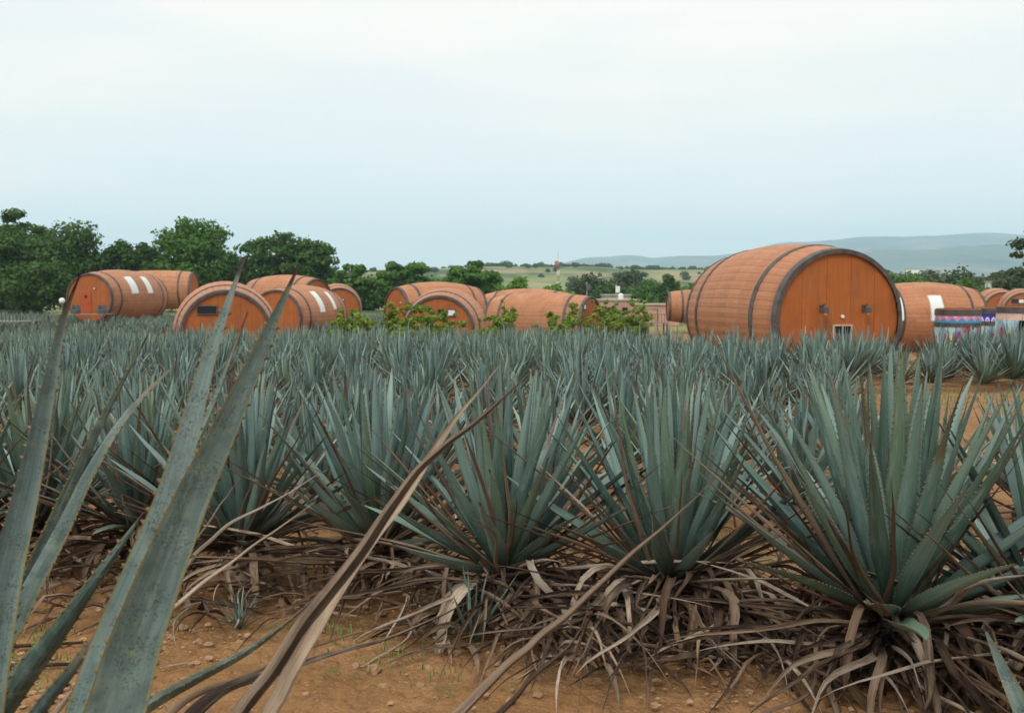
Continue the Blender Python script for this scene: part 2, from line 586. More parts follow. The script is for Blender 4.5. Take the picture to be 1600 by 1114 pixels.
ridge_prof = [(-500, 440), (100, 430), (500, 424), (680, 420), (760, 417), (850, 418), (930, 419), (1000, 422), (1090, 421), (1200, 424), (1350, 431), (1500, 434), (1700, 430), (2100, 425)]
RX, RCREST = hill('pasture_hill', 'long low pale green hill with tan patches behind the cabins', M['ridge'], ridge_prof, 950, 1250, 6, 1.6, 60, 3)
hill('mountain', 'nearer grey blue mountain at the right behind the trees', M['mount'],
     [(1150, 452), (1250, 440), (1300, 425), (1345, 402), (1370, 396), (1400, 398), (1440, 396), (1480, 394), (1520, 389), (1545, 388), (1575, 393), (1600, 396), (1700, 385), (1900, 400), (2300, 430)],
     5200, 6400, 30, 52, 520, 11, -10)
hill('mountain', 'pale far mountain range rising beyond the big barrel cabin', M['mount'],
     [(500, 452), (800, 428), (880, 412), (905, 407), (960, 405), (990, 402), (1015, 405), (1060, 398), (1110, 396), (1160, 396), (1185, 388), (1210, 380), (1270, 376), (1330, 373), (1420, 374), (1500, 371), (1600, 372), (1700, 368), (2000, 380), (2500, 420)],
     7800, 9200, 44, 60, 800, 23, -10)


# ------------------------------------------------------------------ barrel cabins
def bar_R(y, Re, Rm, L):
    return Re + (Rm - Re) * (1 - (2 * y / L - 1) ** 2)


NST = 48


def stave_geo(Re, Rm, L, a0, a1, ny=12, rv=0.0, drop=.035, thick=.10):
    """one board of the barrel side between two angles, slightly crowned and with its own side faces"""
    ys = np.linspace(0, L, ny)
    g_ = .003
    V = []
    for y in ys:
        r = bar_R(y, Re, Rm, L)
        da = g_ / r
        for a, rad in ((a0 + da, r - thick), (a0 + da, r - .006), (a0 + da + .008 / r, r), (.5 * (a0 + a1), r + .010), (a1 - da - .008 / r, r), (a1 - da, r - .006), (a1 - da, r - thick)):
            V.append((rad * math.cos(a), y, rad * math.sin(a)))
    K = 7
    Q = [[i * K + j, i * K + j + 1, (i + 1) * K + j + 1, (i + 1) * K + j] for i in range(ny - 1) for j in range(K - 1)]
    T = []
    for base in (0, (ny - 1) * K):
        for j in range(1, K - 1):
            T.append([base, base + j, base + j + 1])
    return V, Q, T


def hoop_mesh(Re, Rm, L, y0, y1, proud=.035, n=72, rad_off=0.0):
    ys = np.linspace(y0, y1, 4)
    mb = MB()
    V = []
    i0 = .12 if y0 < .1 else .06
    i1 = .12 if y1 > L - .1 else .06
    for a in np.arange(n) / n * 2 * np.pi:
        pr = [(ys[0], bar_R(ys[0], Re, Rm, L) - i0)] + [(y, bar_R(y, Re, Rm, L) + proud) for y in ys] + [(ys[-1], bar_R(ys[-1], Re, Rm, L) - i1)]
        for y, r in pr:
            V.append((r * math.cos(a), y, r * math.sin(a)))
    K = 6
    Q = [[i * K + j, ((i + 1) % n) * K + j, ((i + 1) % n) * K + j + 1, i * K + j + 1] for i in range(n) for j in range(K - 1)]
    return mb.add(V, Q).mesh('hoop', False)


def head_board(x0, x1, Rh, y, th=.06, rv=0.0):
    """an upright board of the round end, cut to the circle"""
    g_ = .003
    x0 += g_; x1 -= g_
    xs = np.linspace(x0, x1, 4)
    top = [math.sqrt(max(Rh * Rh - x * x, 0.0001)) for x in xs]
    poly = [(x, t_) for x, t_ in zip(xs, top)] + [(x, -t_) for x, t_ in zip(xs[::-1], top[::-1])]
    n = len(poly)
    V = [(x, y, z) for x, z in poly] + [(x, y + th, z) for x, z in poly]
    V2 = list(V)
    Q = []
    # front face as three quads
    for i in range(3):
        Q.append([i, i + 1, n - 2 - i, n - 1 - i])
    base = len(V)
    for i in range(n):
        j = (i + 1) % n
        k = len(V2)
        V2 += [V[i], V[j], V[n + j], V[n + i]]
        Q.append([k, k + 3, k + 2, k + 1])
    return V2, Q


def arc_panel(a0, a1, y0, y1, Re, Rm, L, off, th, na=8):
    """slab that follows the barrel's side"""
    V = []
    for a in np.linspace(a0, a1, na):
        for y in (y0, .5 * (y0 + y1), y1):
            r = bar_R(y, Re, Rm, L)
            for rr_ in (r + off, r + off - th):
                V.append((rr_ * math.cos(a), y, rr_ * math.sin(a)))
    K = 6
    Q = []
    for i in range(na - 1):
        b, c = i * K, (i + 1) * K
        Q += [[b, b + 2, c + 2, c], [b + 2, b + 4, c + 4, c + 2], [b + 4, b + 5, c + 5, c + 4], [b + 1, b, c, c + 1]]
    for b in (0, (na - 1) * K):
        Q += [[b, b + 1, b + 3, b + 2], [b + 2, b + 3, b + 5, b + 4]]
    return V, Q


RE, RM, BL = 2.5, 3.0, 9.5
_cache = {}
FOOT = []


def barrel(px, py, d, yaw_rel, label, boards=False, staves=False, door=False, slot=None, lamps=False, windows=None, low_window=False,
           L=BL, Re=RE, Rm=RM, back_head=True, light=None):
    c = P(px, py, d)
    ya = R(yaw_rel) - math.atan((px - 800) / F)
    FOOT.append((c.x, c.y, c.x - math.sin(ya) * L, c.y + math.cos(ya) * L, Rm))
    root = empty('barrel_cabin', (c.x, c.y, c.z - Rm), label, 'barrel cabin', 'giant barrel cabins', R(yaw_rel) - math.atan((px - 800) / F))
    sub = (0, 0, Rm)
    key = (L, Re, Rm)
    if staves:
        a = 2 * math.pi / NST
        if ('stave',) + key not in _cache:
            V, Q, T = stave_geo(Re, Rm, L, -a / 2, a / 2, 14)
            _cache[('stave',) + key] = MB().add(V, Q, T, rv=0).mesh('stave', False)
        for k in range(NST):
            link('stave', _cache[('stave',) + key], M['stave'], root, sub, (0, -(k + .5) * a, 0))
    else:
        if ('body',) + key not in _cache:
            mb = MB()
            a = 2 * math.pi / NST
            for k in range(NST):
                V, Q, T = stave_geo(Re, Rm, L, k * a, (k + 1) * a, 10)
                mb.add(V, Q, T, rv=random.random())
            _cache[('body',) + key] = mb.mesh('barrel_side', False)
        link('barrel_side', _cache[('body',) + key], M['stave'], root, sub)
    # an inner lining keeps daylight out of the joints
    if ('lin',) + key not in _cache:
        _cache[('lin',) + key] = MB().tube([(0, y, 0) for y in np.linspace(.16, L - .16, 10)], [bar_R(y, Re, Rm, L) - .11 for y in np.linspace(.16, L - .16, 10)], 48).mesh('lining', True)
    link('lining', _cache[('lin',) + key], M['hoop'], root, sub)
    for i, (y0, y1) in enumerate(((-.012, .26), (1.45, 1.70), (L - 1.70, L - 1.45), (L - .26, L + .012))):
        kk = ('hoop', i) + key
        if kk not in _cache:
            _cache[kk] = hoop_mesh(Re, Rm, L, y0, y1)
        link('hoop', _cache[kk], M['hoop'], root, sub)
    nb = 15
    Rh = Re - .09
    xs = np.linspace(-Rh, Rh, nb + 1)
    if boards:
        for k in range(nb):
            V, Q = head_board(xs[k], xs[k + 1], Rh, .10 + .006 * (k % 3))
            MB().add(V, Q, rv=random.random()).build('head_board', M['head'], root, loc=sub)
    else:
        if ('head',) + key not in _cache:
            mb = MB()
            for k in range(nb):
                V, Q = head_board(xs[k], xs[k + 1], Rh, .10 + .006 * (k % 3))
                mb.add(V, Q, rv=random.random())
            _cache[('head',) + key] = mb.mesh('barrel_head', False)
        link('barrel_head', _cache[('head',) + key], M['head'], root, sub)
    if back_head:
        if ('bhead',) + key not in _cache:
            mb = MB()
            for k in range(nb):
                V, Q = head_board(xs[k], xs[k + 1], Rh, .10)
                V = [(-x, L - y, z) for x, y, z in V]
                mb.add(V, Q, rv=random.random())
            _cache[('bhead',) + key] = mb.mesh('barrel_head', False)
        link('barrel_head', _cache[('bhead',) + key], M['head'], root, sub)
    z0 = Rm
    if door is not False:
        dx = door
        fr = MB().box((dx, .075, z0 - .42), (1.14, .06, 2.34)).build('door_frame', M['head'], root)
        dd = MB().box((dx, .045, z0 - .45), (.98, .04, 2.20)).build('door', M['door'], root)
        MB().box((dx, .02, z0 + .15), (.30, .02, .30)).build('door_window', M['dark'], dd)
        MB().tube([(dx + .38, .0, z0 - .60), (dx + .38, .0, z0 - .40)], .025, 6).build('handle', M['grey'], dd)
        MB().tube([(dx + .95, .03, z0 + .92), (dx + .95, .03, z0 + 1.06)], .07, 8).build('wall_lamp', M['white'], root)
    if slot:
        sx, sz, w_, h_, wf = slot
        fr = MB()
        for cx, cz, ww, hh in ((sx, sz + h_ / 2 + .03, w_ + .12, .06), (sx, sz - h_ / 2 - .03, w_ + .12, .06), (sx - w_ / 2 - .03, sz, .06, h_), (sx + w_ / 2 + .03, sz, .06, h_)):
            fr.box((cx, .06, z0 + cz), (ww, .09, hh))
        win = fr.build('window', M['hoop'], root)
        MB().box((sx, .075, z0 + sz), (w_, .04, h_)).build('pane', M['dark'], win)
        if wf > 0:
            MB().box((sx + w_ / 2 - w_ * wf / 2, .045, z0 + sz), (w_ * wf, .015, h_ * .92)).build('curtain', M['curtain'], win)
    if lamps:
        for lx in (-.70, 1.0):
            lz = z0 + .30
            lm = MB().box((lx, .07, lz + .1), (.11, .05, .24)).tube([(lx, .06, lz + .16), (lx, -.16, lz + .26), (lx, -.22, lz + .18)], .025, 6).build('wall_lamp', M['hoop'], root)
            MB().tube([(lx, -.22, lz + .20), (lx, -.22, lz + .12), (lx, -.22, lz - .06)], [.04, .11, .13], 14).build('lamp_shade', M['hoop'], lm, smooth=False)
            MB().tube([(lx, -.22, lz - .065), (lx, -.22, lz - .13)], .05, 8).build('bulb', M['curtain'], lm)
        MB().tube([(.15, .085, z0 + .10), (.15, .03, z0 + .10)], .06, 12).build('vent_cap', M['white'], root)
    if low_window:
        fr = MB()
        for cx, cz, ww, hh in ((.15, -.22, .78, .06), (-.21, -.85, .06, 1.20), (.51, -.85, .06, 1.20), (.15, -.85, .04, 1.20)):
            fr.box((cx, .06, z0 + cz), (ww, .09, hh))
        win = fr.build('window', M['frame_pale'], root)
        MB().box((.15, .085, z0 - .85), (.66, .03, 1.20)).build('pane', M['dark'], win)
        MB().box((.15, .05, z0 - .62), (.60, .015, .18)).build('curtain', M['grey'], win)
    for (y0, y1, a0, a1) in (windows or []):
        V, Q = arc_panel(R(a0), R(a1), y0, y1, Re, Rm, L, .03, .10)
        fr = MB().add(V, Q)
        win = fr.build('window', M['frame_pale'], root, loc=sub)
        sg = 1 if a1 > a0 else -1
        V, Q = arc_panel(R(a0 + 1.5 * sg), R(a1 - 1.5 * sg), y0 + .09, y1 - .09, Re, Rm, L, .045, .05)
        MB().add(V, Q).build('curtain', M['curtain'], win)
    return root


# the big one, board by board
barrel(1312, 499, 35.6, 31, 'largest and nearest barrel cabin with two wall lamps on its round orange end', boards=True, staves=True, lamps=True, low_window=True, Rm=2.86, L=8.2)
barrel(139, 466, 101, -31, 'leftmost barrel cabin with orange door, deck and two white side windows', door=-.35, windows=[(3.3, 4.7, 8, 50), (6.5, 7.8, 8, 50)], L=12)
barrel(304, 453, 140, 74, 'barrel cabin seen side-on behind the leftmost one, its end to the right', L=9.5, Rm=2.75)
barrel(354, 523, 56.5, .5, 'barrel cabin with dark slot window facing the camera behind the tall near leaves', boards=True, slot=(-1.05, 1.42, 1.0, .40, 0), Rm=3.1)
barrel(430, 497, 89, -27, 'barrel cabin with two slanted white windows right of the slot window cabin', door=-.6, windows=[(3.3, 4.4, 8, 54), (6.3, 7.2, 12, 52)], L=10.6)
barrel(497, 472, 108, 50, 'barrel cabin of which only the hooped top shows above its neighbour', L=9)
barrel(531, 482, 122, 4, 'half hidden barrel cabin with small slot window behind green shrubs', slot=(0, 1.0, .9, .40, .3), Rm=3.1)
barrel(618, 488, 100, -62, 'long barrel cabin with an orange door at its left end', door=.1, L=9.6, Rm=3.1)
barrel(686, 517, 71, -6.6, 'barrel cabin with half curtained slot window facing the camera behind shrubs', boards=True, slot=(.55, 1.30, 1.2, .42, .5), Rm=3.1)
barrel(893, 496, 106, 74, 'barrel cabin behind the long sideways one, only its curved top showing', L=9.8, Rm=3.1)
barrel(924, 507, 89, 67, 'long sideways barrel cabin with its round end turned right behind shrubs', slot=(-1.5, 1.6, .7, .4, .6), L=9.8, Rm=2.85)
barrel(1043, 479, 118, -83, 'barrel cabin end showing left of the largest one, beside a small deck', L=6.6, Re=1.7, Rm=2.0)
barrel(1358, 497, 84, -60, 'reddish brown barrel cabin with two tall white windows right of the largest one', windows=[(.6, 1.6, -4, 40), (3.8, 5.1, -4, 40)], Rm=3.05)
barrel(1568, 484, 142, 13, 'barrel cabin behind the painted barrels, left of two overlapping round ends', slot=(-.1, 1.2, 1.1, .5, 0), Rm=3.1)
barrel(1600, 486, 136, 5, 'barrel cabin with small barred window cut by the right picture edge', slot=(-.8, 1.35, 1.5, .5, .4), Rm=3.1)


# decks
def deck(px0, px1, py, d, depth, label, rail=True, rz=0, seats=False):
    a, b = P(px0, py, d), P(px1, py, d)
    root = empty('deck', ((a.x + b.x) / 2, d, gzf((a.x + b.x) / 2, d)), label, 'deck', 'timber decks beside the cabins', rz)
    zt = a.z - root.location.z
    wd = (b.x - a.x)
    n = int(depth / .2)
    fl = MB()
    for k in range(n):
        fl.box((0, (k - n / 2 + .5) * .2, zt), (wd, .185, .05))
    fl.build('floor_boards', M['deck'], root)
    for sx in (-1, 1):
        for sy in (-1, 1):
            MB().box((sx * (wd / 2 - .1), sy * (depth / 2 - .1), zt / 2 - .03), (.14, .14, zt - .04)).build('post', M['hoop'], root)
    if rail:
        MB().box((0, -depth / 2 + .05, zt + .95), (wd, .07, .06)).build('handrail', M['hoop'], root)
        nb = max(4, int(wd / .32))
        for k in range(nb + 1):
            MB().box((-wd / 2 + .04 + k * (wd - .08) / nb, -depth / 2 + .05, zt + .475), (.045, .045, .89)).build('baluster', M['hoop'], root)
    return root, zt


dk, zt = deck(84, 172, 491, 98.0, 3.0, 'low timber deck at the door of the leftmost barrel cabin', rail=False)
for i, (px_, lb) in enumerate(((118, 'dark round armchair left of the orange cabin door'), (159, 'dark round armchair right of the orange cabin door'))):
    q = P(px_, 490, 97.7)
    ch = empty('armchair', (q.x, q.y, dk.location.z + zt + .03), lb, 'armchair', 'armchairs on the deck')
    MB().tube([(0, 0, .02), (0, 0, .38), (0, 0, .40)], [.40, .45, .40], 12).build('seat', M['grey'], ch)
    an = np.linspace(R(200 - 180), R(160), 9)
    V = []
    for a_ in an:
        for r_ in (.46, .38):
            for z_ in (.1, .85):
                V.append((r_ * math.cos(a_), r_ * math.sin(a_), z_))
    Q = []
    for k in range(8):
        b_, c_ = k * 4, k * 4 + 4
        Q += [[b_, c_, c_ + 1, b_ + 1], [b_ + 2, b_ + 3, c_ + 3, c_ + 2], [b_ + 1, c_ + 1, c_ + 3, b_ + 3]]
    Q += [[0, 1, 3, 2], [32, 34, 35, 33]]
    MB().add(V, Q).build('backrest', M['grey'], ch)
deck(-40, 46, 502, 88, 3.2, 'railed deck under the trees at the left picture edge')
deck(1006, 1041, 504, 112, 2.6, 'small railed deck left of the largest barrel cabin')

q = P(97, 470, 99)
lampo = empty('globe_lamp', (q.x, q.y, gzf(q.x, q.y)), 'white globe lamp on a thin post left of the leftmost cabin', 'lamp')
hz_ = q.z - lampo.location.z
MB().tube([(0, 0, 0), (0, 0, hz_ - .3)], .05, 6).build('post', M['hoop'], lampo)
a_ = np.linspace(-1, 1, 7)
MB().tube([(0, 0, hz_ + .30 * math.sin(v * 1.5)) for v in a_], [.30 * math.cos(v * 1.5) for v in a_], 12).build('globe', M['white'], lampo, smooth=True)

# metal pergola frame beside the deck
q = P(1013, 505, 115)
pg = empty('metal_frame', (q.x, q.y, gzf(q.x, q.y)), 'thin black metal frame standing behind the small deck', 'frame')
hh = P(1013, 484, 115).z - pg.location.z
mb = MB()
for sx in (-1.05, 1.05):
    mb = MB().box((sx, 0, hh / 2), (.09, .09, hh)); mb.build('post', M['hoop'], pg)
MB().box((0, 0, hh + .03), (2.2, .09, .08)).build('crossbar', M['hoop'], pg)


# ------------------------------------------------------------------ painted tubs on the right
def mural_mat(name, mode):
    m, t = new_mat(name)
    uv = t.n('ShaderNodeUVMap', {}, uv_map='UVMap').outputs[0]
    sp = t.n('ShaderNodeSeparateXYZ', {0: uv})
    u, v = sp.outputs[0], sp.outputs[1]
    if mode == 'wave':
        wv = t.math('MULTIPLY', t.math('SINE', t.math('MULTIPLY', u, 95)), .22)
        wv2 = t.math('ABSOLUTE', t.math('SINE', t.math('MULTIPLY', u, 47)))
        c = t.mix(t.math('GREATER_THAN', t.math('ADD', v, wv), .48), (.05, .28, .48), (.72, .22, .38))
        c = t.mix(t.math('GREATER_THAN', t.math('ADD', v, t.math('MULTIPLY', wv2, -.35)), .62), c, (.80, .50, .60))
    elif mode == 'arches':
        pos = t.n('ShaderNodeCombineXYZ', {0: t.math('SUBTRACT', t.math('FRACT', t.math('MULTIPLY', u, 16)), .5), 1: t.math('MULTIPLY', v, .62)}).outputs[0]
        ln = t.n('ShaderNodeVectorMath', {0: pos}, operation='LENGTH').outputs['Value']
        ringv = t.math('MULTIPLY', t.math('GREATER_THAN', ln, .20), t.math('LESS_THAN', ln, .38))
        c = t.mix(ringv, (.045, .030, .42), (.70, .72, .80))
        c = t.mix(t.math('LESS_THAN', ln, .12), c, (.75, .75, .3))
    elif mode == 'flowers':
        vor = t.n('ShaderNodeTexVoronoi', {'Vector': t.mapping(uv, (24, 3.2, 1)), 'Scale': 1.0, 'Randomness': .7})
        nz = t.noise(t.mapping(uv, (60, 9, 1)), 2.0, 2)
        dd = t.math('ADD', vor.outputs['Distance'], t.math('MULTIPLY', t.math('SUBTRACT', nz, .5), .5))
        colr = t.n('ShaderNodeSeparateColor', {0: vor.outputs['Color']}).outputs[0]
        fl = t.ramp(colr, [(0, (.38, .02, .05)), (.35, (.62, .10, .22)), (.6, (.80, .55, .30)), (.8, (.30, .03, .20)), (1, (.85, .70, .55))], 'CONSTANT')
        bgc = t.mix(t.maprange(t.noise(t.mapping(uv, (9, 2, 1)), 1.5, 2), .45, .55), (.20, .40, .48), (.46, .60, .64))
        c = t.mix(t.math('LESS_THAN', dd, .50), bgc, fl)
        c = t.mix(t.math('LESS_THAN', dd, .10), c, (.85, .62, .18))
        st = t.math('MULTIPLY', t.math('GREATER_THAN', t.noise(t.mapping(uv, (90, 1.5, 1)), 1.2, 1), .64), t.math('LESS_THAN', v, .6))
        c = t.mix(t.math('MULTIPLY', st, .8), c, (.08, .30, .12))
    else:
        c = t.mix(t.maprange(t.noise(t.mapping(uv, (12, 3, 1)), 1.6, 3), .45, .6), (.66, .42, .33), (.72, .50, .42))
    finish(t, c, .55)
    return m


MU = {k: mural_mat('mural_' + k, k) for k in ('wave', 'arches', 'flowers', 'plain')}


def band(Rt, Rm_, H, z0, z1, off=0.0, a0=0.0, a1=360.0, n=48):
    def rad(z):
        return Rt + (Rm_ - Rt) * (1 - (z / H) ** 2)
    mb = MB(); V = []; uvv = []
    zs = np.linspace(z0, z1, 4)
    full = a1 - a0 >= 359.9
    for k in range(n + 1):
        a = R(a0 + (a1 - a0) * k / n)
        pr = [(rad(zs[0]) + off - .08, zs[0], 0)] + [(rad(z) + off, z, i / 3) for i, z in enumerate(zs)] + [(rad(zs[-1]) + off - .08, zs[-1], 1)]
        for r, z, vv in pr:
            V.append((r * math.cos(a), r * math.sin(a), z)); uvv.append((k / n * (a1 - a0) / 360, vv))
    Q = [[k * 6 + j, (k + 1) * 6 + j, (k + 1) * 6 + j + 1, k * 6 + j + 1] for k in range(n) for j in range(5)]
    return mb.add(V, Q, uv=uvv)


def tub(px, d, wpx, ytop, label, second, low, rot, opening=False, rim=True):
    c = P(px, ytop, d)
    Rt = wpx * d / F / 2
    zb = gzf(c.x, d) - .02
    H = c.z - zb
    root = empty('painted_tub', (c.x, d, zb), label, 'painted barrel', 'painted barrels near the right edge', R(rot))
    Rm_ = Rt * 1.08
    z = H
    s = d / F
    def mk(name, h, mat, off=0.0, **kw):
        nonlocal z
        o = band(Rt, Rm_, H, max(z - h, 0.01), z, off, **kw).build(name, mat, root, smooth=False)
        z -= h + .002
        return o
    mk('rim', 1.5 * s, M['stave'])
    mk('hoop', 9 * s, M['hoop'], .03)
    mk('mural_band', 11 * s, MU[second])
    if second != 'plain':
        mk('hoop', 6 * s, M['hoop'], .03)
    if opening:
        hh_ = z
        o = band(Rt, Rm_, H, .01, z, 0, 0, 250, 36).build('mural_panel', MU[low], root)
        MB().tube([(0, 0, .02), (0, 0, z)], Rt * .55, 20).build('inner_core', M['dark'], root)
        z = 0
    else:
        mk('mural_panel', z - .02, MU[low])
    # planks closing the top just under the rim
    MB().tube([(0, 0, H - .16), (0, 0, H - .12)], Rt * .97, 32).build('lid', M['stave'], root)
    return root


tub(1497, 40, 65, 482, 'painted barrel with pink and blue wave band and flowers beside the white window', 'wave', 'flowers', 0)
tub(1549, 43.5, 44, 480, 'painted barrel with indigo band and white arches between the other two', 'arches', 'flowers', 40)
tub(1604, 41, 84, 478, 'painted barrel with cream band and dark doorway at the right edge', 'plain', 'flowers', -20, opening=True)

# ------------------------------------------------------------------ far buildings, tower and poles
q = P(872, 455, 330)
tw = empty('radio_tower', (q.x, q.y, gzf(q.x, q.y)), 'thin red and white lattice radio mast on the skyline', 'radio tower')
zt0, zt1 = -tw.location.z + P(872, 452, 330).z, -tw.location.z + P(872, 404, 330).z
ns = 8
for k in range(ns):
    z0_, z1_ = (zt1) * k / ns, (zt1) * (k + 1) / ns
    w0, w1 = 1.05 * (1 - .55 * k / ns), 1.05 * (1 - .55 * (k + 1) / ns)
    mb = MB()
    cs = [(1, 1), (1, -1), (-1, -1), (-1, 1)]
    for i in range(4):
        a, b = cs[i], cs[(i + 1) % 4]
        mb.tube([(a[0] * w0 / 2, a[1] * w0 / 2, z0_), (a[0] * w1 / 2, a[1] * w1 / 2, z1_ - .01)], .07, 4)
        mb.tube([(a[0] * w0 / 2, a[1] * w0 / 2, z0_), (b[0] * w1 / 2, b[1] * w1 / 2, z1_ - .01)], .04, 4)
    mb.build('mast_section', M['white'] if k % 2 else M['red'], tw)
MB().tube([(-.55, -.3, zt1 - 1.5), (-.55, -.75, zt1 - 1.5)], [.7, .75], 10).build('dish', M['red'], tw)
MB().tube([(.5, -.3, zt1 - .6), (.5, -.7, zt1 - .6)], [.45, .5], 10).build('dish', M['white'], tw)
MB().tube([(0, 0, zt1), (0, 0, zt1 + 2)], .06, 4).build('antenna', M['red'], tw)


def building(pts, d, ybot, depth, label, mat, parts=(), cap=None):
    (px0, px1, py) = pts
    a, b = P(px0, py, d), P(px1, py, d)
    cx = (a.x + b.x) / 2
    root = empty('building', (cx, d, gzf(cx, d)), label, 'building')
    h = a.z - root.location.z
    MB().box((0, depth / 2, h / 2), (b.x - a.x, depth, h)).build('wall', mat, root)
    MB().box((0, depth / 2, h + .1), (b.x - a.x + .4, depth + .4, .2)).build('roof', cap or M['concrete'], root)
    for (fx, fz, ww, hh) in parts:
        MB().box((fx * (b.x - a.x) / 2, -.03, fz * h), (ww, .10, hh)).build('window', M['dark'], root)
    return root


building((937, 998, 470), 150, 490, 8, 'low pinkish masonry building beyond the bright shrubs', M['pinkwall'], [(-.5, .6, .8, .7), (.3, .6, .8, .7)])
building((996, 1062, 477), 140, 495, 5, 'long pink boundary building running behind the small deck', M['pinkwall'])
building((944, 985, 462), 170, 470, 6, 'grey flat roofed house behind the pinkish building', M['concrete'], [(0, .7, 1.2, .8)])
building((1418, 1436, 421), 420, 440, 4, 'white block of the far town above the trees', M['white'], [(-.4, .85, 1.2, 1), (.4, .85, 1.2, 1)])
building((1454, 1470, 423), 430, 440, 10, 'cream block of the far town at the mountain foot', M['concrete'], [(0, .85, 1.2, 1)])
building((1545, 1568, 441), 160, 452, 1.2, 'white gabled house wall behind the right hand cabins', M['white'])
building((1583, 1625, 452), 158, 460, 1.2, 'low white wall top behind the last cabin', M['white'])
q = P(970, 461, 148)
TKS = .5
tk = empty('water_tank', (q.x, q.y, P(970, 468, 148).z), 'pale round water tank on the pinkish building', 'water tank')
MB().tube([(0, 0, 0), (0, 0, .7), (0, 0, .85), (0, 0, .92)], [.42, .42, .25, .1], 14).build('tank', M['white'], tk)
for px_, y0_, d_, lb in ((917, 441, 180, 'slim grey utility pole among the dark trees'), (963, 444, 170, 'short pale pole with white boxes among the trees')):
    q = P(px_, y0_, d_)
    po = empty('utility_pole', (q.x, q.y, gzf(q.x, q.y)), lb, 'utility pole', 'poles among the trees')
    h = q.z - po.location.z
    MB().tube([(0, 0, 0), (0, 0, h)], [.14, .10], 6).build('pole', M['concrete'], po)
    MB().box((.25, 0, h - .9), (.7, .5, 1.1)).build('box', M['white'] if px_ > 950 else M['grey'], po)


# ------------------------------------------------------------------ trees
def crown_arrays(rg, clumps, n, size, up=.35):
    """n small leaf faces spread over clumps [(x,y,z,rx,ry,rz)]"""
    cl = np.array(clumps, float)
    wgt = (cl[:, 3] * cl[:, 5]) ** 1.0
    idx = rg.choice(len(cl), n, p=wgt / wgt.sum())
    dirs = rg.normal(size=(n, 3)); dirs /= np.linalg.norm(dirs, axis=1)[:, None]
    rad = rg.random(n) ** .35
    rad = rad * (1 + .12 * rg.normal(size=n))
    pos = cl[idx, :3] + dirs * cl[idx, 3:6] * rad[:, None]
    nrm = dirs + rg.normal(size=(n, 3)) * .55 + np.array([0, 0, up])
    nrm /= np.linalg.norm(nrm, axis=1)[:, None]
    a = np.cross(nrm, rg.normal(size=(n, 3))); a /= np.linalg.norm(a, axis=1)[:, None]
    b = np.cross(nrm, a)
    s = size * (.55 + .9 * rg.random(n))[:, None]
    el = (.45 + .3 * rg.random(n))[:, None]
    V = np.stack([pos - a * s, pos - b * s * el, pos + a * s, pos + b * s * el], 1).reshape(-1, 3)
    Q = np.arange(4 * n).reshape(n, 4)
    rv = np.repeat(np.clip(rg.random(len(cl))[idx] * .6 + rg.random(n) * .5, 0, 1), 4)
    return V, Q, rv


def clump_layout(rg, w, h, dep, style, nc):
    out = []
    for _ in range(nc):
        while True:
            p = rg.uniform(-1, 1, 3)
            rr_ = np.linalg.norm(p)
            if rr_ < 1 and rr_ > .35:
                break
        if style == 'round':
            z = h * .5 + p[2] * h * .42
            r = rg.uniform(.16, .30) * w / 2 * 1.15
            rz_ = r * rg.uniform(.7, .95)
            out.append((p[0] * w / 2 * .82, p[1] * dep / 2 * .82, z, r, r, rz_))
        else:
            z = h * .45 + p[2] * h * .45
            r = rg.uniform(.15, .30) * w / 2
            out.append((p[0] * w / 2 * .86, p[1] * dep / 2 * .86, z, r * 1.15, r * 1.15, r * rg.uniform(.42, .62)))
    return out


TREE_I = 0


def tree(px, ytop, wpx, d, label, mat='tree_dark', style='round', n=6500, size=None, crown_low=.22, nc=34, name='tree', cat='tree', group='trees behind the cabins', seed=None, hmin=None, fill=True):
    global TREE_I
    TREE_I += 1
    rg = np.random.default_rng(100 + TREE_I if seed is None else seed)
    if 100 < d < 140:
        d *= 1.35
    t_ = P(px, ytop, d)
    zb = gzf(t_.x, d) - .05
    H = t_.z - zb
    W = wpx * d / F * (1.16 if style == 'round' else 1.06)
    root = empty(name, (t_.x, d, zb), label, cat, group)
    if px < 700 and style == 'round' and d < 190:
        crown_low = .0
        n = int(n * 1.35)
    cz = H * crown_low
    ch = H - cz
    cl = clump_layout(rg, W, ch, W * .9, style, nc)
    cl = [(x, y, z + cz, a, b, c) for x, y, z, a, b, c in cl]
    if fill and style == 'round':
        cl.append((0, 0, cz + ch * .45, W * .36, W * .32, ch * .36))
    size = size or max(.10, d * .0022)
    V, Q, rv = crown_arrays(rg, cl, n, size)
    link('crown', make_mesh('crown', V, Q, rv=rv, smooth=False), M[mat], root)
    mb = MB()
    th = cz + ch * .35
    r0 = max(.05, H * .022)
    lean = rg.normal(size=2) * H * .02
    trunk = [(0, 0, -.1), (lean[0] * .3, lean[1] * .3, th * .4), (lean[0], lean[1], th)]
    mb.tube(trunk, [r0 * 1.25, r0, r0 * .75], 7)
    mb.build('trunk', M['bark'], root, smooth=True)
    mb = MB()
    for c in rg.permutation(len(cl))[:9]:
        x, y, z, *_ = cl[c]
        s0 = rg.uniform(.45, 1)
        p0 = np.array([lean[0] * s0, lean[1] * s0, th * s0])
        p2 = np.array([x, y, z])
        p1 = (p0 + p2) / 2 + np.array([0, 0, -.06 * H]) * rg.random() + rg.normal(size=3) * .03 * H
        mb.tube([p0, p1, p2], [r0 * .5, r0 * .32, r0 * .12], 5, cap=False)
    mb.build('limbs', M['bark'], root, smooth=True)
    return root


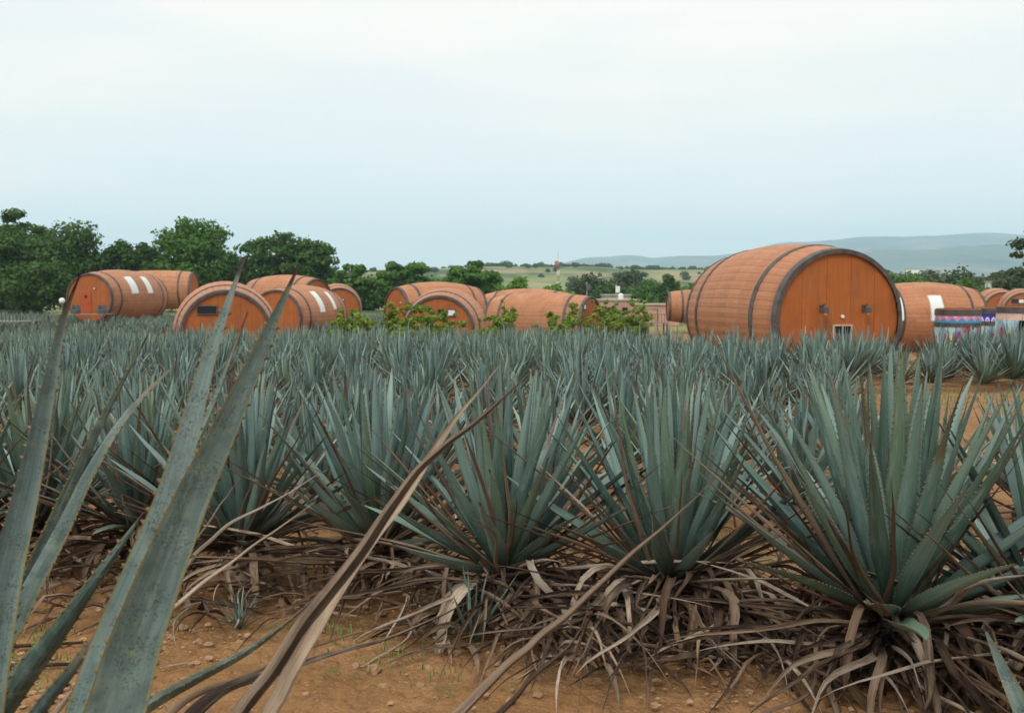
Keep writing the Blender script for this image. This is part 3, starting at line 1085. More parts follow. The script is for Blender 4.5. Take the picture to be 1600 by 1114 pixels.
# big dark mass at the left
tree(22, 313, 110, 128, 'tall loose tree topping the mass at the far left', 'tree_dark', 'layer', 7000, crown_low=.25, nc=40)
tree(-70, 330, 170, 124, 'dark tree cut by the left picture edge', 'tree_dark', n=7000)
tree(10, 352, 120, 108, 'dense dark tree in front at the left edge', 'tree_dark', n=8000, crown_low=.12)
tree(98, 340, 130, 118, 'broad rounded dark tree behind the leftmost cabin', 'tree_dark', n=9000, crown_low=.12, nc=44)
tree(50, 395, 110, 104, 'low dark tree leaning over the left railed deck', 'tree_dark', n=7000, crown_low=.10)
tree(192, 363, 84, 122, 'smaller rounded tree between two taller dark ones', 'tree_dark', n=6000, crown_low=.1)
tree(240, 388, 90, 130, 'low tree filling the gap above the sideways cabin', 'tree_dark', n=5500, crown_low=.05)
tree(305, 331, 138, 126, 'tall domed tree with feathery outline above the sideways cabin', 'tree_mid', n=10000, crown_low=.10, nc=48)
tree(375, 392, 70, 132, 'dark tree in the gap right of the domed tree', 'tree_dark', n=4500, crown_low=.05)
tree(446, 359, 150, 128, 'spreading flat layered tree with sky gaps left of centre', 'tree_dark', 'layer', 9000, crown_low=.28, nc=52)
tree(440, 400, 120, 132, 'dense low tree under the spreading layered one', 'tree_dark', n=6500, crown_low=.05)
tree(547, 391, 62, 124, 'small thin tree with yellow green layered leaves', 'tree_mid', 'layer', 3800, crown_low=.15, nc=34)
tree(515, 418, 80, 136, 'low green tree behind the hooped cabin tops', 'tree_mid', n=5000, crown_low=.05)
tree(580, 428, 70, 134, 'low green tree left of the layered round tree', 'tree_mid', n=4500, crown_low=.05)
tree(636, 401, 92, 124, 'layered green tree above the cabin with the orange door', 'tree_mid', 'layer', 6500, crown_low=.2, nc=44)
tree(640, 434, 110, 128, 'low hedge-like tree under the layered green tree', 'tree_mid', n=5500, crown_low=.02)
tree(742, 403, 94, 122, 'rounded clumpy green tree right of centre above the cabins', 'tree_mid', 'layer', 8000, crown_low=.12, nc=46)
tree(745, 430, 90, 126, 'bushy green tree under the clumpy one', 'tree_mid', n=5000, crown_low=.02)
tree(812, 431, 62, 112, 'bright lime green bushy tree above the long cabins', 'tree_bright', n=5000, crown_low=.05)
tree(874, 442, 66, 114, 'lower bright green tree beside the radio mast foot', 'tree_bright', n=4500, crown_low=.05)
tree(920, 432, 76, 260, 'dark olive tree beyond the pinkish building', 'tree_grey', n=4500, crown_low=.05, size=.5)
tree(985, 424, 90, 330, 'grey green far tree on the rise beyond the water tank', 'tree_grey', n=4500, crown_low=.05, size=.6)
tree(1047, 427, 46, 230, 'dark rounded tree right of the far grey ones', 'tree_dark', n=4500, crown_low=.05, size=.4)
tree(1012, 440, 70, 250, 'mid green tree behind the boundary building', 'tree_mid', n=4500, crown_low=.05, size=.45)
tree(1014, 458, 44, 160, 'small bright tree behind the long pink wall', 'tree_mid', n=2500, crown_low=.05)
tree(952, 446, 60, 240, 'dark tree behind the grey flat roof', 'tree_dark', n=3500, crown_low=.05, size=.45)
tree(1086, 438, 50, 200, 'green tree just left of the largest cabin top', 'tree_mid', n=3000, crown_low=.05)
tree(1075, 447, 40, 150, 'low tree at the left side of the largest cabin', 'tree_mid', n=2500, crown_low=.05)
tree(1385, 417, 60, 118, 'green tree rising behind the largest cabin', 'tree_mid', 'layer', 4500, crown_low=.1)
tree(1425, 432, 90, 130, 'green tree above the reddish cabin', 'tree_mid', n=5000, crown_low=.05)
tree(1504, 431, 70, 112, 'rounded bright green tree between the right hand cabins', 'tree_mid', n=6500, crown_low=.05)
tree(1470, 424, 120, 240, 'wide far tree line clump below the mountain', 'tree_grey', n=5000, crown_low=.05, size=.5)
tree(1408, 422, 90, 250, 'far tree left of the white town block', 'tree_grey', n=4000, crown_low=.05, size=.5)
tree(1520, 419, 56, 230, 'far dark tree standing above its neighbours', 'tree_grey', 'layer', 3500, crown_low=.05, size=.45)
tree(1562, 414, 50, 225, 'far conical dark tree near the right edge', 'tree_grey', 'layer', 3500, crown_low=.05, size=.45)
tree(1580, 428, 90, 160, 'tree right of the white gabled wall', 'tree_grey', n=5000, crown_low=.05)
tree(1595, 408, 44, 170, 'taller far tree beside the right picture edge', 'tree_grey', n=3500, crown_low=.05)
tree(1650, 340, 120, 60, 'near tree whose leafy edge just enters at the right', 'tree_grey', 'layer', 7000, crown_low=.62, size=.12, nc=50)
tree(1560, 436, 80, 172, 'green tree behind the white gabled wall', 'tree_mid', n=4000, crown_low=.03)

# distant scattered trees as masses (nobody could count them)
rg = np.random.default_rng(5)
cls = []
for k in range(520):
    x = rg.uniform(-330, 560); y = rg.uniform(280, 900)
    if abs(x / y * F + 800 - 872) < 12 and y < 330:
        continue
    h = rg.uniform(2.5, 5.5) * (1 + (y > 600) * .2)
    base = gzf(x, y)
    if y > 650:
        k_ = max(0, 1 - abs(y - 950) / 300)
        base = -4 + (np.interp(x, RX, RCREST) + 4) * math.sin(k_ * math.pi / 2) ** 1.1
        h *= .7
    r = h * rg.uniform(.45, .9)
    cls.append((x, y, base + h * .45, r, r, h * .5))
V, Q, rv = crown_arrays(rg, cls, 42000, 1.1)
o = link('far_woodland', make_mesh('far_woodland', V, Q, rv=rv, smooth=False), M['tree_grey'])
o['kind'] = 'stuff'; o['label'] = 'scattered far trees and hedges on the plain and hill'; o['category'] = 'woodland'
cls = []
for k in range(150):
    px_ = rg.uniform(690, 1100)
    x = (px_ - 800) / F * 955
    z = np.interp(x, RX, RCREST)
    h = rg.uniform(1.2, 3.4) * (1.7 if rg.random() < .07 else 1)
    cls.append((x, 955 + rg.uniform(-20, 10), z + h * .3, h * rg.uniform(.6, 1.6), h, h * .6))
V, Q, rv = crown_arrays(rg, cls, 14000, 1.0)
o = link('crest_woodland', make_mesh('crest_woodland', V, Q, rv=rv, smooth=False), M['tree_grey'])
o['kind'] = 'stuff'; o['label'] = 'thin line of tiny trees along the hill crest'; o['category'] = 'woodland'
for (px_, yt, ww), hl in zip(((992, 415, 15), (1023, 415, 18), (975, 419, 12), (1040, 419, 12)), ('second from left', 'the widest, third from left', 'leftmost of four', 'rightmost of four')):
    t0 = P(px_, yt, 940)
    root = empty('hilltop_tree', (t0.x, 940, t0.z - 7), 'tiny dark tree on the hill crest, ' + hl, 'tree', 'lone trees on the hill crest')
    r = ww * 940 / F / 2
    V, Q, rv = crown_arrays(rg, [(0, 0, 5.0, r, r, 2.2), (r * .4, 0, 4.2, r * .6, r * .6, 1.5)], 500, 1.0)
    link('crown', make_mesh('crown', V, Q, rv=rv, smooth=False), M['tree_dark'], root)
    MB().tube([(0, 0, -1), (0, 0, 5)], .35, 5).build('trunk', M['bark'], root)


# shrubs in front of the cabins
def shrub(px, ytop, wpx, d, label, mat='shrub', n=2600, stems=9, size=.10, wild=1.0):
    global TREE_I
    TREE_I += 1
    rg = np.random.default_rng(400 + TREE_I)
    t_ = P(px, ytop - 9, d)
    zb = gzf(t_.x, d)
    H = t_.z - zb; W = wpx * d / F * 1.55
    root = empty('shrub', (t_.x, d, zb), label, 'shrub', 'green shrubs in front of the cabins')
    cl = []; mb = MB()
    for k in range(stems):
        a = rg.uniform(0, 6.28); rr_ = rg.uniform(.1, .5) * W
        h = H * rg.uniform(.62, 1.0) * wild
        h = min(h, H)
        tip = np.array([math.cos(a) * rr_, math.sin(a) * rr_, h])
        p0 = np.array([math.cos(a) * .15, math.sin(a) * .15, 0])
        mid = (p0 + tip) / 2 + np.array([0, 0, .08 * H])
        mb.tube([p0, mid, tip], [.035, .025, .012], 5, cap=False)
        for s in np.linspace(.25, 1, 7):
            q_ = p0 * (1 - s) + tip * s + rg.normal(size=3) * .12 * W * .5
            r = rg.uniform(.20, .42) * (1.25 - s * .85)
            cl.append((q_[0], q_[1], min(q_[2], H - r * .5), r * 1.3, r * 1.3, r))
    mb.build('stems', M['bark'], root)
    V, Q, rv = crown_arrays(rg, cl, int(n * 4.6), size * .85, .6)
    link('foliage', make_mesh('foliage', V, Q, rv=rv, smooth=False), M[mat], root)


shrub(560, 492, 80, 52, 'wide shrub right of the cabin with two slanted windows')
shrub(600, 500, 70, 51, 'low shrub below the orange cabin door', n=2400)
shrub(545, 482, 50, 54, 'leafy shrub before the half hidden slot window cabin')
shrub(650, 486, 60, 52, 'shrub before the left side of the half curtained cabin')
shrub(690, 494, 60, 50, 'shrub with loose sprays across the half curtained cabin end', n=2200)
shrub(618, 478, 40, 56, 'upright shrub beside the long cabin with the door', n=1700, stems=6)
shrub(785, 478, 60, 54, 'tall shrub at the left end of the long sideways cabin', n=2200)
shrub(772, 500, 60, 51, 'low shrub right of the half curtained cabin', n=2000)
shrub(855, 500, 60, 54, 'small shrub before the middle of the long sideways cabin', n=1700, stems=7)
shrub(885, 484, 56, 56, 'upright leafy shrub before the hoops of the long sideways cabin', n=2000)
shrub(925, 500, 50, 56, 'low shrub at the round right end of the sideways cabin', n=1600)
shrub(962, 479, 80, 86, 'yellow green bush between the sideways cabin and the small deck', n=4200, stems=22, size=.16)
shrub(990, 486, 50, 82, 'darker bush just left of the small deck', n=2600, stems=16, size=.15)


# ------------------------------------------------------------------ agaves
def frames(path, nrm0):
    """side and normal along a path from a preferred normal"""
    tan = np.gradient(path, axis=0)
    tan /= np.linalg.norm(tan, axis=1)[:, None] + 1e-9
    side = np.cross(tan, nrm0)
    side /= np.linalg.norm(side, axis=1)[:, None] + 1e-9
    nr = np.cross(side, tan)
    return tan, side, nr


def leaf_width(t):
    t = np.asarray(t, float)
    lo = .66 - .06 * sst(0, .12, t) + .40 * sst(.05, .40, t)
    u = np.clip((t - .40) / .59, 0, 1)
    return np.where(t < .40, lo, (1 - u) * (1 + .32 * u)) * (t < .995)


def leaf_into(mb, path, nrm0, hw, cup=.30, thick=.26, rv=0.0, dr=0.0, K=5, teeth=0.0, roll=None, closed=True, spine=True):
    """green agave leaf: channelled upper face, keeled lower face, saw teeth on the margins, dark end spine"""
    path = np.asarray(path, float); n = len(path)
    tan, side, nr = frames(path, nrm0)
    if roll is not None:
        c, s = np.cos(roll)[:, None], np.sin(roll)[:, None]
        side, nr = side * c + nr * s, nr * c - side * s
    seg = np.linalg.norm(np.diff(path, axis=0), axis=1)
    t = np.concatenate([[0], np.cumsum(seg)]); L = t[-1]; t = t / L
    wv = hw * leaf_width(t) + .0022
    if .04 < dr < .9:
        wv = wv * (1 - .42 * sst(.96 - dr, 1.08 - dr, t))
    if not spine:
        wv = np.maximum(wv, hw * .02)
    s = np.linspace(-1, 1, K)
    up = cup * (np.abs(s) ** 1.5) - cup * .5
    dn = -(thick * (1 - np.abs(s) ** 1.7)) + up
    for prof, flip in (((s, up), False), ((s, dn), True)):
        if flip and not closed:
            break
        ss_, hh_ = prof
        V = path[:, None, :] + side[:, None, :] * (ss_[None, :, None] * wv[:, None, None]) + nr[:, None, :] * (hh_[None, :, None] * wv[:, None, None])
        uvv = np.stack([np.broadcast_to((ss_ + 1) / 2, (n, K)), np.broadcast_to(t[:, None], (n, K))], -1)
        i, j = np.meshgrid(np.arange(n - 1), np.arange(K - 1), indexing='ij')
        a = i * K + j
        Q = np.stack([a, a + 1, a + K + 1, a + K], -1).reshape(-1, 4)
        if flip:
            Q = Q[:, ::-1]
        mb.add(V.reshape(-1, 3), Q, uv=uvv.reshape(-1, 2), rv=rv, dr=dr)
    if teeth > 0:
        m_ = int(L * .90 / teeth)
        tt = np.linspace(.06, .93, max(3, m_))
        tt = tt + rng.normal(size=len(tt)) * .12 * teeth / L
        eh = (cup * .5) * 1.0
        V = []; T = []; uvv = []
        for sg in (-1, 1):
            for q_ in tt:
                p = np.array([np.interp(q_, t, path[:, k]) for k in range(3)])
                sd_ = np.array([np.interp(q_, t, side[:, k]) for k in range(3)])
                nn_ = np.array([np.interp(q_, t, nr[:, k]) for k in range(3)])
                tn_ = np.array([np.interp(q_, t, tan[:, k]) for k in range(3)])
                ww = np.interp(q_, t, wv)
                e = p + sd_ * sg * ww * .99 + nn_ * eh * ww
                sz = teeth * .2 * rng.uniform(.7, 1.3)
                k = len(V)
                V += [e - tn_ * sz * .8, e + tn_ * sz * .8, e + sd_ * sg * sz * 1.25 + tn_ * sz * .5, e - nn_ * sz * .9]
                T += [[k, k + 1, k + 2], [k, k + 2, k + 3], [k + 1, k + 3, k + 2]]
                uvv += [(1.0 if sg > 0 else 0.0, q_)] * 4
        mb.add(V, None, T, uv=uvv, rv=rv, dr=dr)
    return mb


def dead_into(mb, path, nrm0, hw, fold=1.2, twist=0.0, rv=0.0, K=5, seed=0, tip=.06, roll=0.0):
    """withered leaf rolled in on itself, twisting along its length, ragged margins"""
    path = np.asarray(path, float); n = len(path)
    tan, side, nr = frames(path, nrm0)
    seg = np.linalg.norm(np.diff(path, axis=0), axis=1)
    t = np.concatenate([[0], np.cumsum(seg)]); L = t[-1]; t = t / L
    tw = roll + twist * (t - .5 * (roll != 0)) + .8 * vnoise(t * 4, t * 0 + seed, seed)
    c, s_ = np.cos(tw)[:, None], np.sin(tw)[:, None]
    side, nr = side * c + nr * s_, nr * c - side * s_
    wv = hw * (np.clip(1.0 - .25 * t - .75 * np.clip((t - .45) / .55, 0, 1) ** 1.6, tip, 1)) * (1 + .45 * vnoise(t * 9, t * 0 + seed + .5, seed + 3))
    wv[-1] = hw * tip * .4
    s = np.linspace(-1, 1, K)
    fo = fold * (1 + .5 * vnoise(t * 5, t * 0 + 3.3, seed + 9))
    V = np.zeros((n, K, 3))
    for i in range(n):
        ang_ = s * fo[i]
        ox = np.sin(ang_) / max(fo[i], .3)
        oz = (1 - np.cos(ang_)) / max(fo[i], .3)
        jit = 1 + .16 * vnoise(s * 3 + t[i] * 17, s * 0 + t[i] * 23, seed + 1)
        V[i] = path[i] + side[i] * (ox * wv[i] * jit)[:, None] + nr[i] * (oz * wv[i] * jit)[:, None]
    uvv = np.stack([np.broadcast_to((s + 1) / 2, (n, K)), np.broadcast_to(t[:, None], (n, K))], -1)
    i, j = np.meshgrid(np.arange(n - 1), np.arange(K - 1), indexing='ij')
    a = i * K + j
    Q = np.stack([a, a + 1, a + K + 1, a + K], -1).reshape(-1, 4)
    mb.add(V.reshape(-1, 3), Q, uv=uvv.reshape(-1, 2), rv=rv)
    return mb


def local_path(L, lean, bend, n, wob=0.0, sd_=0):
    """in the XZ plane: starts at origin with `lean` from vertical, bends by `bend` (radians) over its length"""
    t = np.linspace(0, 1, n)
    a = lean + bend * t ** 1.4
    dx, dz = np.sin(a), np.cos(a)
    x = np.concatenate([[0], np.cumsum((dx[1:] + dx[:-1]) / 2)]) / (n - 1) * L
    z = np.concatenate([[0], np.cumsum((dz[1:] + dz[:-1]) / 2)]) / (n - 1) * L
    y = wob * vnoise(t * 2.5, t * 0 + sd_, sd_) * t
    return np.stack([x, y, z], -1)


# leaf variants shared by the near plants: grow along +Z, upper face towards -X
LEAFV = []
rl = np.random.default_rng(31)
for k in range(22):
    bend = rl.uniform(-.10, .22)
    L_ = 1.0
    dry = [0, 0, .01, .02, 0, .03, .01, .28, 0, .02, .40, 0, .02, .14, 0, .02, 0, .60, .03, .01, .33, 0][k]
    mb = MB()
    leaf_into(mb, local_path(L_, 0, bend, 15, .06, k), np.array([-1, 0, .001]), rl.uniform(.034, .043), cup=rl.uniform(.28, .62) + .5 * dry, thick=rl.uniform(.26, .40) * (1 - dry),
              dr=dry, rv=rl.random(), teeth=.025, K=5, roll=rl.uniform(-.25, .25) * np.linspace(0, 1, 15))
    LEAFV.append(mb.mesh('leaf', True))

# dried leaf variants: start at origin heading +X
DSTIFF, DHANG = [], []
for k in range(14):
    L_ = rl.uniform(.75, 1.05)
    n = 13
    t = np.linspace(0, 1, n)
    el = R(rl.uniform(-8, 12)) - R(rl.uniform(0, 25)) * t ** 2
    st = L_ / (n - 1)
    x = np.concatenate([[0], np.cumsum(np.cos(el[1:]))]) * st
    z = np.concatenate([[0], np.cumsum(np.sin(el[1:]))]) * st
    y = .14 * vnoise(t * 3.1, t * 0 + k, k) * 1.0
    mb = MB()
    dead_into(mb, np.stack([x, y, z], -1), np.array([0, .001, 1.0]), rl.uniform(.013, .028), rl.uniform(1.1, 2.0), rl.uniform(-2.5, 2.5), rl.random(), 5, k + 40)
    DSTIFF.append(mb.mesh('dried_leaf', True))
for k in range(16):
    n = 17
    L_ = rl.uniform(.62, .92)
    t = np.linspace(0, 1, n)
    kink = rl.uniform(.30, .55)
    el = R(rl.uniform(5, 24)) * (1 - t / kink) * (t < kink) - R(rl.uniform(76, 100)) * sst(kink - .09, kink + .12, t) + R(rl.uniform(0, 35)) * sst(.8, 1.0, t) + R(22) * vnoise(t * 6, t * 0, k + 3)
    st = L_ / (n - 1)
    x = np.concatenate([[0], np.cumsum(np.cos(el[1:]))]) * st
    z = np.concatenate([[0], np.cumsum(np.sin(el[1:]))]) * st
    y = .13 * vnoise(t * 5, t * 0 + k, k + 60)
    mb = MB()
    dead_into(mb, np.stack([x, y, z], -1), np.array([0.3, .001, 1.0]), rl.uniform(.013, .027), rl.uniform(.5, 1.4), rl.uniform(-2, 2), rl.random(), 5, k + 90)
    DHANG.append(mb.mesh('dried_leaf', True))

DLANCE = []
for k in range(10):
    L_ = rl.uniform(1.0, 1.3)
    t = np.linspace(0, 1, 14)
    el = R(rl.uniform(-6, 10)) * t
    st = L_ / 13
    x = np.concatenate([[0], np.cumsum(np.cos(el[1:]))]) * st
    z = np.concatenate([[0], np.cumsum(np.sin(el[1:]))]) * st
    y = .10 * vnoise(t * 2.2, t * 0 + k, k + 11)
    mb = MB()
    dead_into(mb, np.stack([x, y, z], -1), np.array([0, .001, 1.0]), rl.uniform(.016, .029), rl.uniform(1.4, 2.4), rl.uniform(-1.5, 1.5), rl.random(), 5, k + 140, .03)
    DLANCE.append(mb.mesh('dried_leaf', True))

PLACED = []          # (x, y) of every agave, for spacing


def near_agave(x, y, label, seed, scale=1.0, n=36, crown=.24, spread=1.0, dead=(16, 20), group='agaves of the front row', tilt0=3, face_only=False, name='agave_plant', fl=1.0, inner=0):
    rg = np.random.default_rng(seed)
    zb = gzf(x, y)
    root = empty(name, (x, y, zb), label, 'agave', group)
    PLACED.append((x, y))
    # short stem
    MB().tube([(0, 0, -.05), (0, 0, crown * .5), (0, 0, crown + .06)], [.10 * scale, .13 * scale, .05 * scale], 10).build('stem', M['dead'], root, smooth=True)
    ga = R(137.5); ph0 = rg.uniform(0, 6.28)
    for i in range(n):
        f = (i + .5) / n
        tilt = R((tilt0 + 64 * spread * f ** 1.4) + rg.normal() * 4)
        phi = ph0 + i * ga + rg.normal() * .12
        ln = scale * (1.02 + .10 * math.sin(f * 3) - .16 * f + rg.normal() * .05) * fl
        me = LEAFV[rg.integers(len(LEAFV))]
        if f < .5 and me in (LEAFV[10], LEAFV[17], LEAFV[20]) and rg.random() < .35:
            me = LEAFV[rg.integers(7)]
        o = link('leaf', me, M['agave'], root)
        wsc = scale * rg.uniform(.88, 1.12) * (.86 + .24 * f)
        m = Matrix.Translation((math.cos(phi) * .05 * scale, math.sin(phi) * .05 * scale, crown + .04 * (1 - f))) @ Matrix.Rotation(phi, 4, 'Z') @ Matrix.Rotation(tilt, 4, 'Y') @ Matrix.Rotation(rg.normal() * .18, 4, 'Z') @ Matrix.Diagonal((wsc, wsc, ln, 1))
        o.matrix_local = m
    ns_, nh_ = dead
    for i in range(ns_ + nh_):
        stiff = i < ns_
        phi = rg.uniform(0, 6.283)
        me = (DSTIFF if stiff else DHANG)[rg.integers(14)]
        if me.materials:
            pass
        o = link('dried_leaf', me, M['dead'], root)
        el = R(rg.uniform(-6, 14) if stiff else rg.uniform(-10, 22))
        if stiff and rg.random() < .28:
            el = R(rg.uniform(15, 58))
        sc = scale * rg.uniform(.8, 1.2)
        if group == 'agaves of the front row' and rg.random() < .45:
            phi = R(rg.uniform(200, 340)); sc = min(sc * rg.uniform(1.05, 1.25), 1.3); el = min(el, R(12))
        zz = crown * rg.uniform(.45, 1.05) if not stiff else crown * rg.uniform(.35, 1.0)
        o.matrix_local = Matrix.Translation((math.cos(phi) * .07, math.sin(phi) * .07, zz)) @ Matrix.Rotation(phi, 4, 'Z') @ Matrix.Rotation(-el, 4, 'Y') @ Matrix.Diagonal((sc, sc * rg.uniform(.8, 1.3), sc, 1))
    nl = 17 if group == 'agaves of the front row' else 3
    for i in range(nl):
        phi = R(rg.choice([rg.uniform(-60, 10), rg.uniform(170, 240), rg.uniform(240, 300)], p=[.42, .42, .16]))
        o = link('dried_leaf', DLANCE[rg.integers(10)], M['dead'], root)
        sc = scale * rg.uniform(.8, 1.12)
        o.matrix_local = Matrix.Translation((math.cos(phi) * .10, math.sin(phi) * .10, crown * 1.02)) @ Matrix.Rotation(phi, 4, 'Z') @ Matrix.Rotation(-R(rg.uniform(18, 60)), 4, 'Y') @ Matrix.Diagonal((sc, sc, sc, 1))
    return root


def at_base(px, py, z=.24):
    """ground position of a plant whose crown (z above ground) is seen at the pixel"""
    d = 5.0
    for _ in range(12):
        q = P(px, py, d)
        want = gzf(q.x, d) + z
        d = max(1.5, d * (CAMZ - want) / (CAMZ - q.z))
    q = P(px, py, d)
    return q.x, q.y


# front row, placed one by one (crown pixel)
FRONT = [
    (1392, 962, 1.10, 72, 1.05, (62, 80), 'large front agave at the right with the widest fan of blue leaves', 501),
    (1048, 905, .98, 56, .95, (62, 80), 'front agave right of centre with narrow upright fan and dried skirt', 502),
    (788, 888, 1.00, 54, 1.05, (36, 30), 'front agave at the picture centre behind the crossing dried leaves', 503),
    (590, 850, .98, 46, 1.08, (30, 26), 'front agave left of centre behind the long dried leaf', 504),
    (380, 846, .96, 48, 1.05, (30, 20), 'front agave right of the two tall near leaves', 505),
    (215, 820, .95, 44, 1.1, (28, 18), 'front agave mostly hidden behind the tall near leaves', 506),
    (60, 815, .95, 44, 1.1, (46, 26), 'front agave behind the leftmost near leaf', 507),
    (1655, 975, 1.0, 46, 1.1, (56, 66), 'agave cut by the right edge beside the largest front one', 508),
    (-90, 840, .95, 30, 1.1, (12, 10), 'agave cut by the left picture edge behind the near leaves', 509),
]
for px_, py_, sc_, n_, sp_, dd_, lb_, sd_ in FRONT:
    x, y = at_base(px_, py_, .26)
    near_agave(x, y, lb_, sd_, sc_, n_, .26, sp_, dd_)


def landmark(px_):
    for lim, nm in ((60, 'left edge trees'), (265, 'leftmost cabin'), (430, 'slot window cabin'), (530, 'cabin with slanted windows'), (620, 'green shrubs'), (770, 'half curtained cabin'),
                    (950, 'long sideways cabin'), (1075, 'small deck'), (1230, 'largest cabin side'), (1410, 'largest cabin end'), (1530, 'reddish cabin'), (9999, 'painted tubs')):
        if px_ < lim:
            return nm


# second and third rows with separate leaves
def rowlabel(px_, row, rg):
    return f'agave in the {row} row, in line with the {landmark(px_)}'


def track(x, y):
    """bare earth path on the right of the field"""
    k = x / y
    if k > .355 and 9.2 < y < 21.5:
        return True
    if .395 < k < .412 and 24 < y < 35:
        return True
    if (y > 31.5 and x > 6.2 and x < 18.5):            # cabin footprint
        return True
    return False


rg = np.random.default_rng(77)
for row, (yy, name_) in enumerate(((7.5, 'second'), (9.3, 'third'))):
    x0 = -yy * .56
    k = 0
    while x0 < yy * .57:
        x = x0 + rg.normal() * .10; y = yy + rg.normal() * .18
        px_ = 800 + x / y * F
        if not track(x, y) and not (row == 0 and 1130 < px_ < 1200):
            near_agave(x, y, f'agave in the {name_} row, in line with the {landmark(px_)}', int(900 + row * 50 + k), rg.uniform(.74, .94), 38, .20, rg.uniform(.95, 1.15), (7, 3), group=f'agaves of the {name_} row before the {landmark(px_)}')
        x0 += rg.uniform(.80, 1.0)
        k += 1


# whole-plant meshes for the field beyond
def rosette_mesh(seed, n, nseg, ndead, closed, K=3, hw=.05, spread=1.0, fl=1.0):
    rg = np.random.default_rng(seed)
    mb = MB()
    ph0 = rg.uniform(0, 6.28)
    for i in range(n):
        f = (i + .5) / n
        tilt = R(3 + 68 * spread * f ** 1.25 + rg.normal() * 8)
        phi = ph0 + i * R(137.5) + rg.normal() * .15
        L_ = (1.06 - .18 * f + rg.normal() * .10) * fl
        p = local_path(L_, tilt, rg.uniform(-.12, .2), nseg, .05, i)
        c, s = math.cos(phi), math.sin(phi)
        rot = np.array([[c, s, 0], [-s, c, 0], [0, 0, 1]])
        p[:, 2] += .2; p[:, 0] += .04
        nrm0 = np.array([-math.cos(tilt), 0, math.sin(tilt)])
        dry = 0 if rg.random() < .85 else rg.choice([.05, .15, .3, .6])
        leaf_into(mb, p @ rot, nrm0 @ rot, hw * rg.uniform(.85, 1.15), .45, .3, rv=rg.random(), dr=dry, K=K, closed=closed)
    for i in range(ndead):
        phi = rg.uniform(0, 6.28)
        c, s = math.cos(phi), math.sin(phi)
        rot = np.array([[c, s, 0], [-s, c, 0], [0, 0, 1]])
        p = local_path(rg.uniform(.5, .95), R(rg.uniform(32, 98)), rg.uniform(-.1, .5), max(3, nseg), .08, i)
        p[:, 2] += .2
        leaf_into(mb, p @ rot, np.array([0, 0, 1.0]), hw * .55, .7, .2, rv=rg.random(), dr=1.2, K=K, closed=False)
    return mb.mesh('agave_plant', True)


MIDV = [rosette_mesh(2000 + k, 42, 7, 20, True, 3, .034, [.85, 1.0, 1.1][k % 3]) for k in range(9)]
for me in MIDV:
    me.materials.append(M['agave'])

def in_foot(x, y):
    for ax, ay, bx, by, r in FOOT:
        dx, dy = bx - ax, by - ay
        t_ = max(0, min(1, ((x - ax) * dx + (y - ay) * dy) / (dx * dx + dy * dy)))
        if math.hypot(x - ax - t_ * dx, y - ay - t_ * dy) < r * .8 + .3:
            return True
    return False


spots = []
rg = np.random.default_rng(12)
yy = 10.9
ROWI = 3
while yy < 122:
    sp = .95
    xl, xr = -yy * .56 - 1, yy * .56 + 1
    x = xl + rg.uniform(0, 1)
    while x < xr:
        X, Y = x + rg.normal() * .13, yy + rg.normal() * .22
        x += sp * rg.uniform(.85, 1.2)
        k = X / Y
        if track(X, Y):
            continue
        pk = 800 + k * F
        lim = 47 if pk > 1080 else (90 if pk > 930 else 122)
        if Y > lim or in_foot(X, Y):
            continue
        # cabins, decks and the tubs keep their ground
        if X > 13 and Y > 37.5:
            continue
        if -.30 * Y - 1.6 < X < -.25 * Y and False:
            continue
        if rg.random() < .05:
            continue
        spots.append((X, Y, ROWI))
    yy += 1.6 + .006 * yy
    ROWI += 1
spots.sort(key=lambda s: s[1])
IND = 235
ORD = 'first second third fourth fifth sixth seventh eighth ninth tenth eleventh twelfth thirteenth fourteenth fifteenth sixteenth'.split()
for i, (x, y, ri) in enumerate(spots[:IND]):
    px_ = 800 + x / y * F
    o = link('agave_plant', MIDV[i % 9], None, None, (x, y, gzf(x, y)), (0, 0, rg.uniform(0, 6.28)), rg.uniform(.64, 1.0) * (1 + .24 * sst(14, 26, y)) * (1.08 if x / y > .415 and y > 20 else 1) * np.array([1, 1, 1]))
    lm = landmark(px_)
    tag(o, f'agave in the {ORD[ri]} row, in line with the {lm}', 'agave', f'agaves of the {ORD[ri]} row before the {lm}')
LOW = []
for k in range(8):
    me = rosette_mesh(3000 + k, 38, 4, 9, False, 3, .038, [.9, 1.0, 1.15][k % 3])
    nv = len(me.vertices)
    V = np.zeros(nv * 3, np.float32); me.vertices.foreach_get('co', V)
    li = np.zeros(len(me.loops), np.int32); me.loops.foreach_get('vertex_index', li)
    uvl = np.zeros(len(me.loops) * 2, np.float32); me.uv_layers[0].data.foreach_get('uv', uvl)
    uvv = np.zeros((nv, 2), np.float32); uvv[li] = uvl.reshape(-1, 2)
    rvv = np.zeros(nv, np.float32); me.attributes['rv'].data.foreach_get('value', rvv)
    drr = np.zeros(nv, np.float32); me.attributes['dr'].data.foreach_get('value', drr)
    LOW.append((V.reshape(-1, 3), li.reshape(-1, 4), uvv, rvv, drr))
    bpy.data.meshes.remove(me)
mb = MB()
for i, (x, y, ri) in enumerate(spots[IND:]):
    V, Q, uvv, rvv, drr = LOW[i % 8]
    a = rg.uniform(0, 6.28); s = rg.uniform(.64, 1.05) * 1.18 * (1.06 if x / y > .415 else 1)
    c_, s_ = math.cos(a) * s, math.sin(a) * s
    W_ = np.stack([V[:, 0] * c_ - V[:, 1] * s_ + x, V[:, 0] * s_ + V[:, 1] * c_ + y, V[:, 2] * s + gzf(x, y)], -1)
    mb.add(W_, Q, uv=uvv, rv=(rvv + rg.random()) % 1, dr=drr)
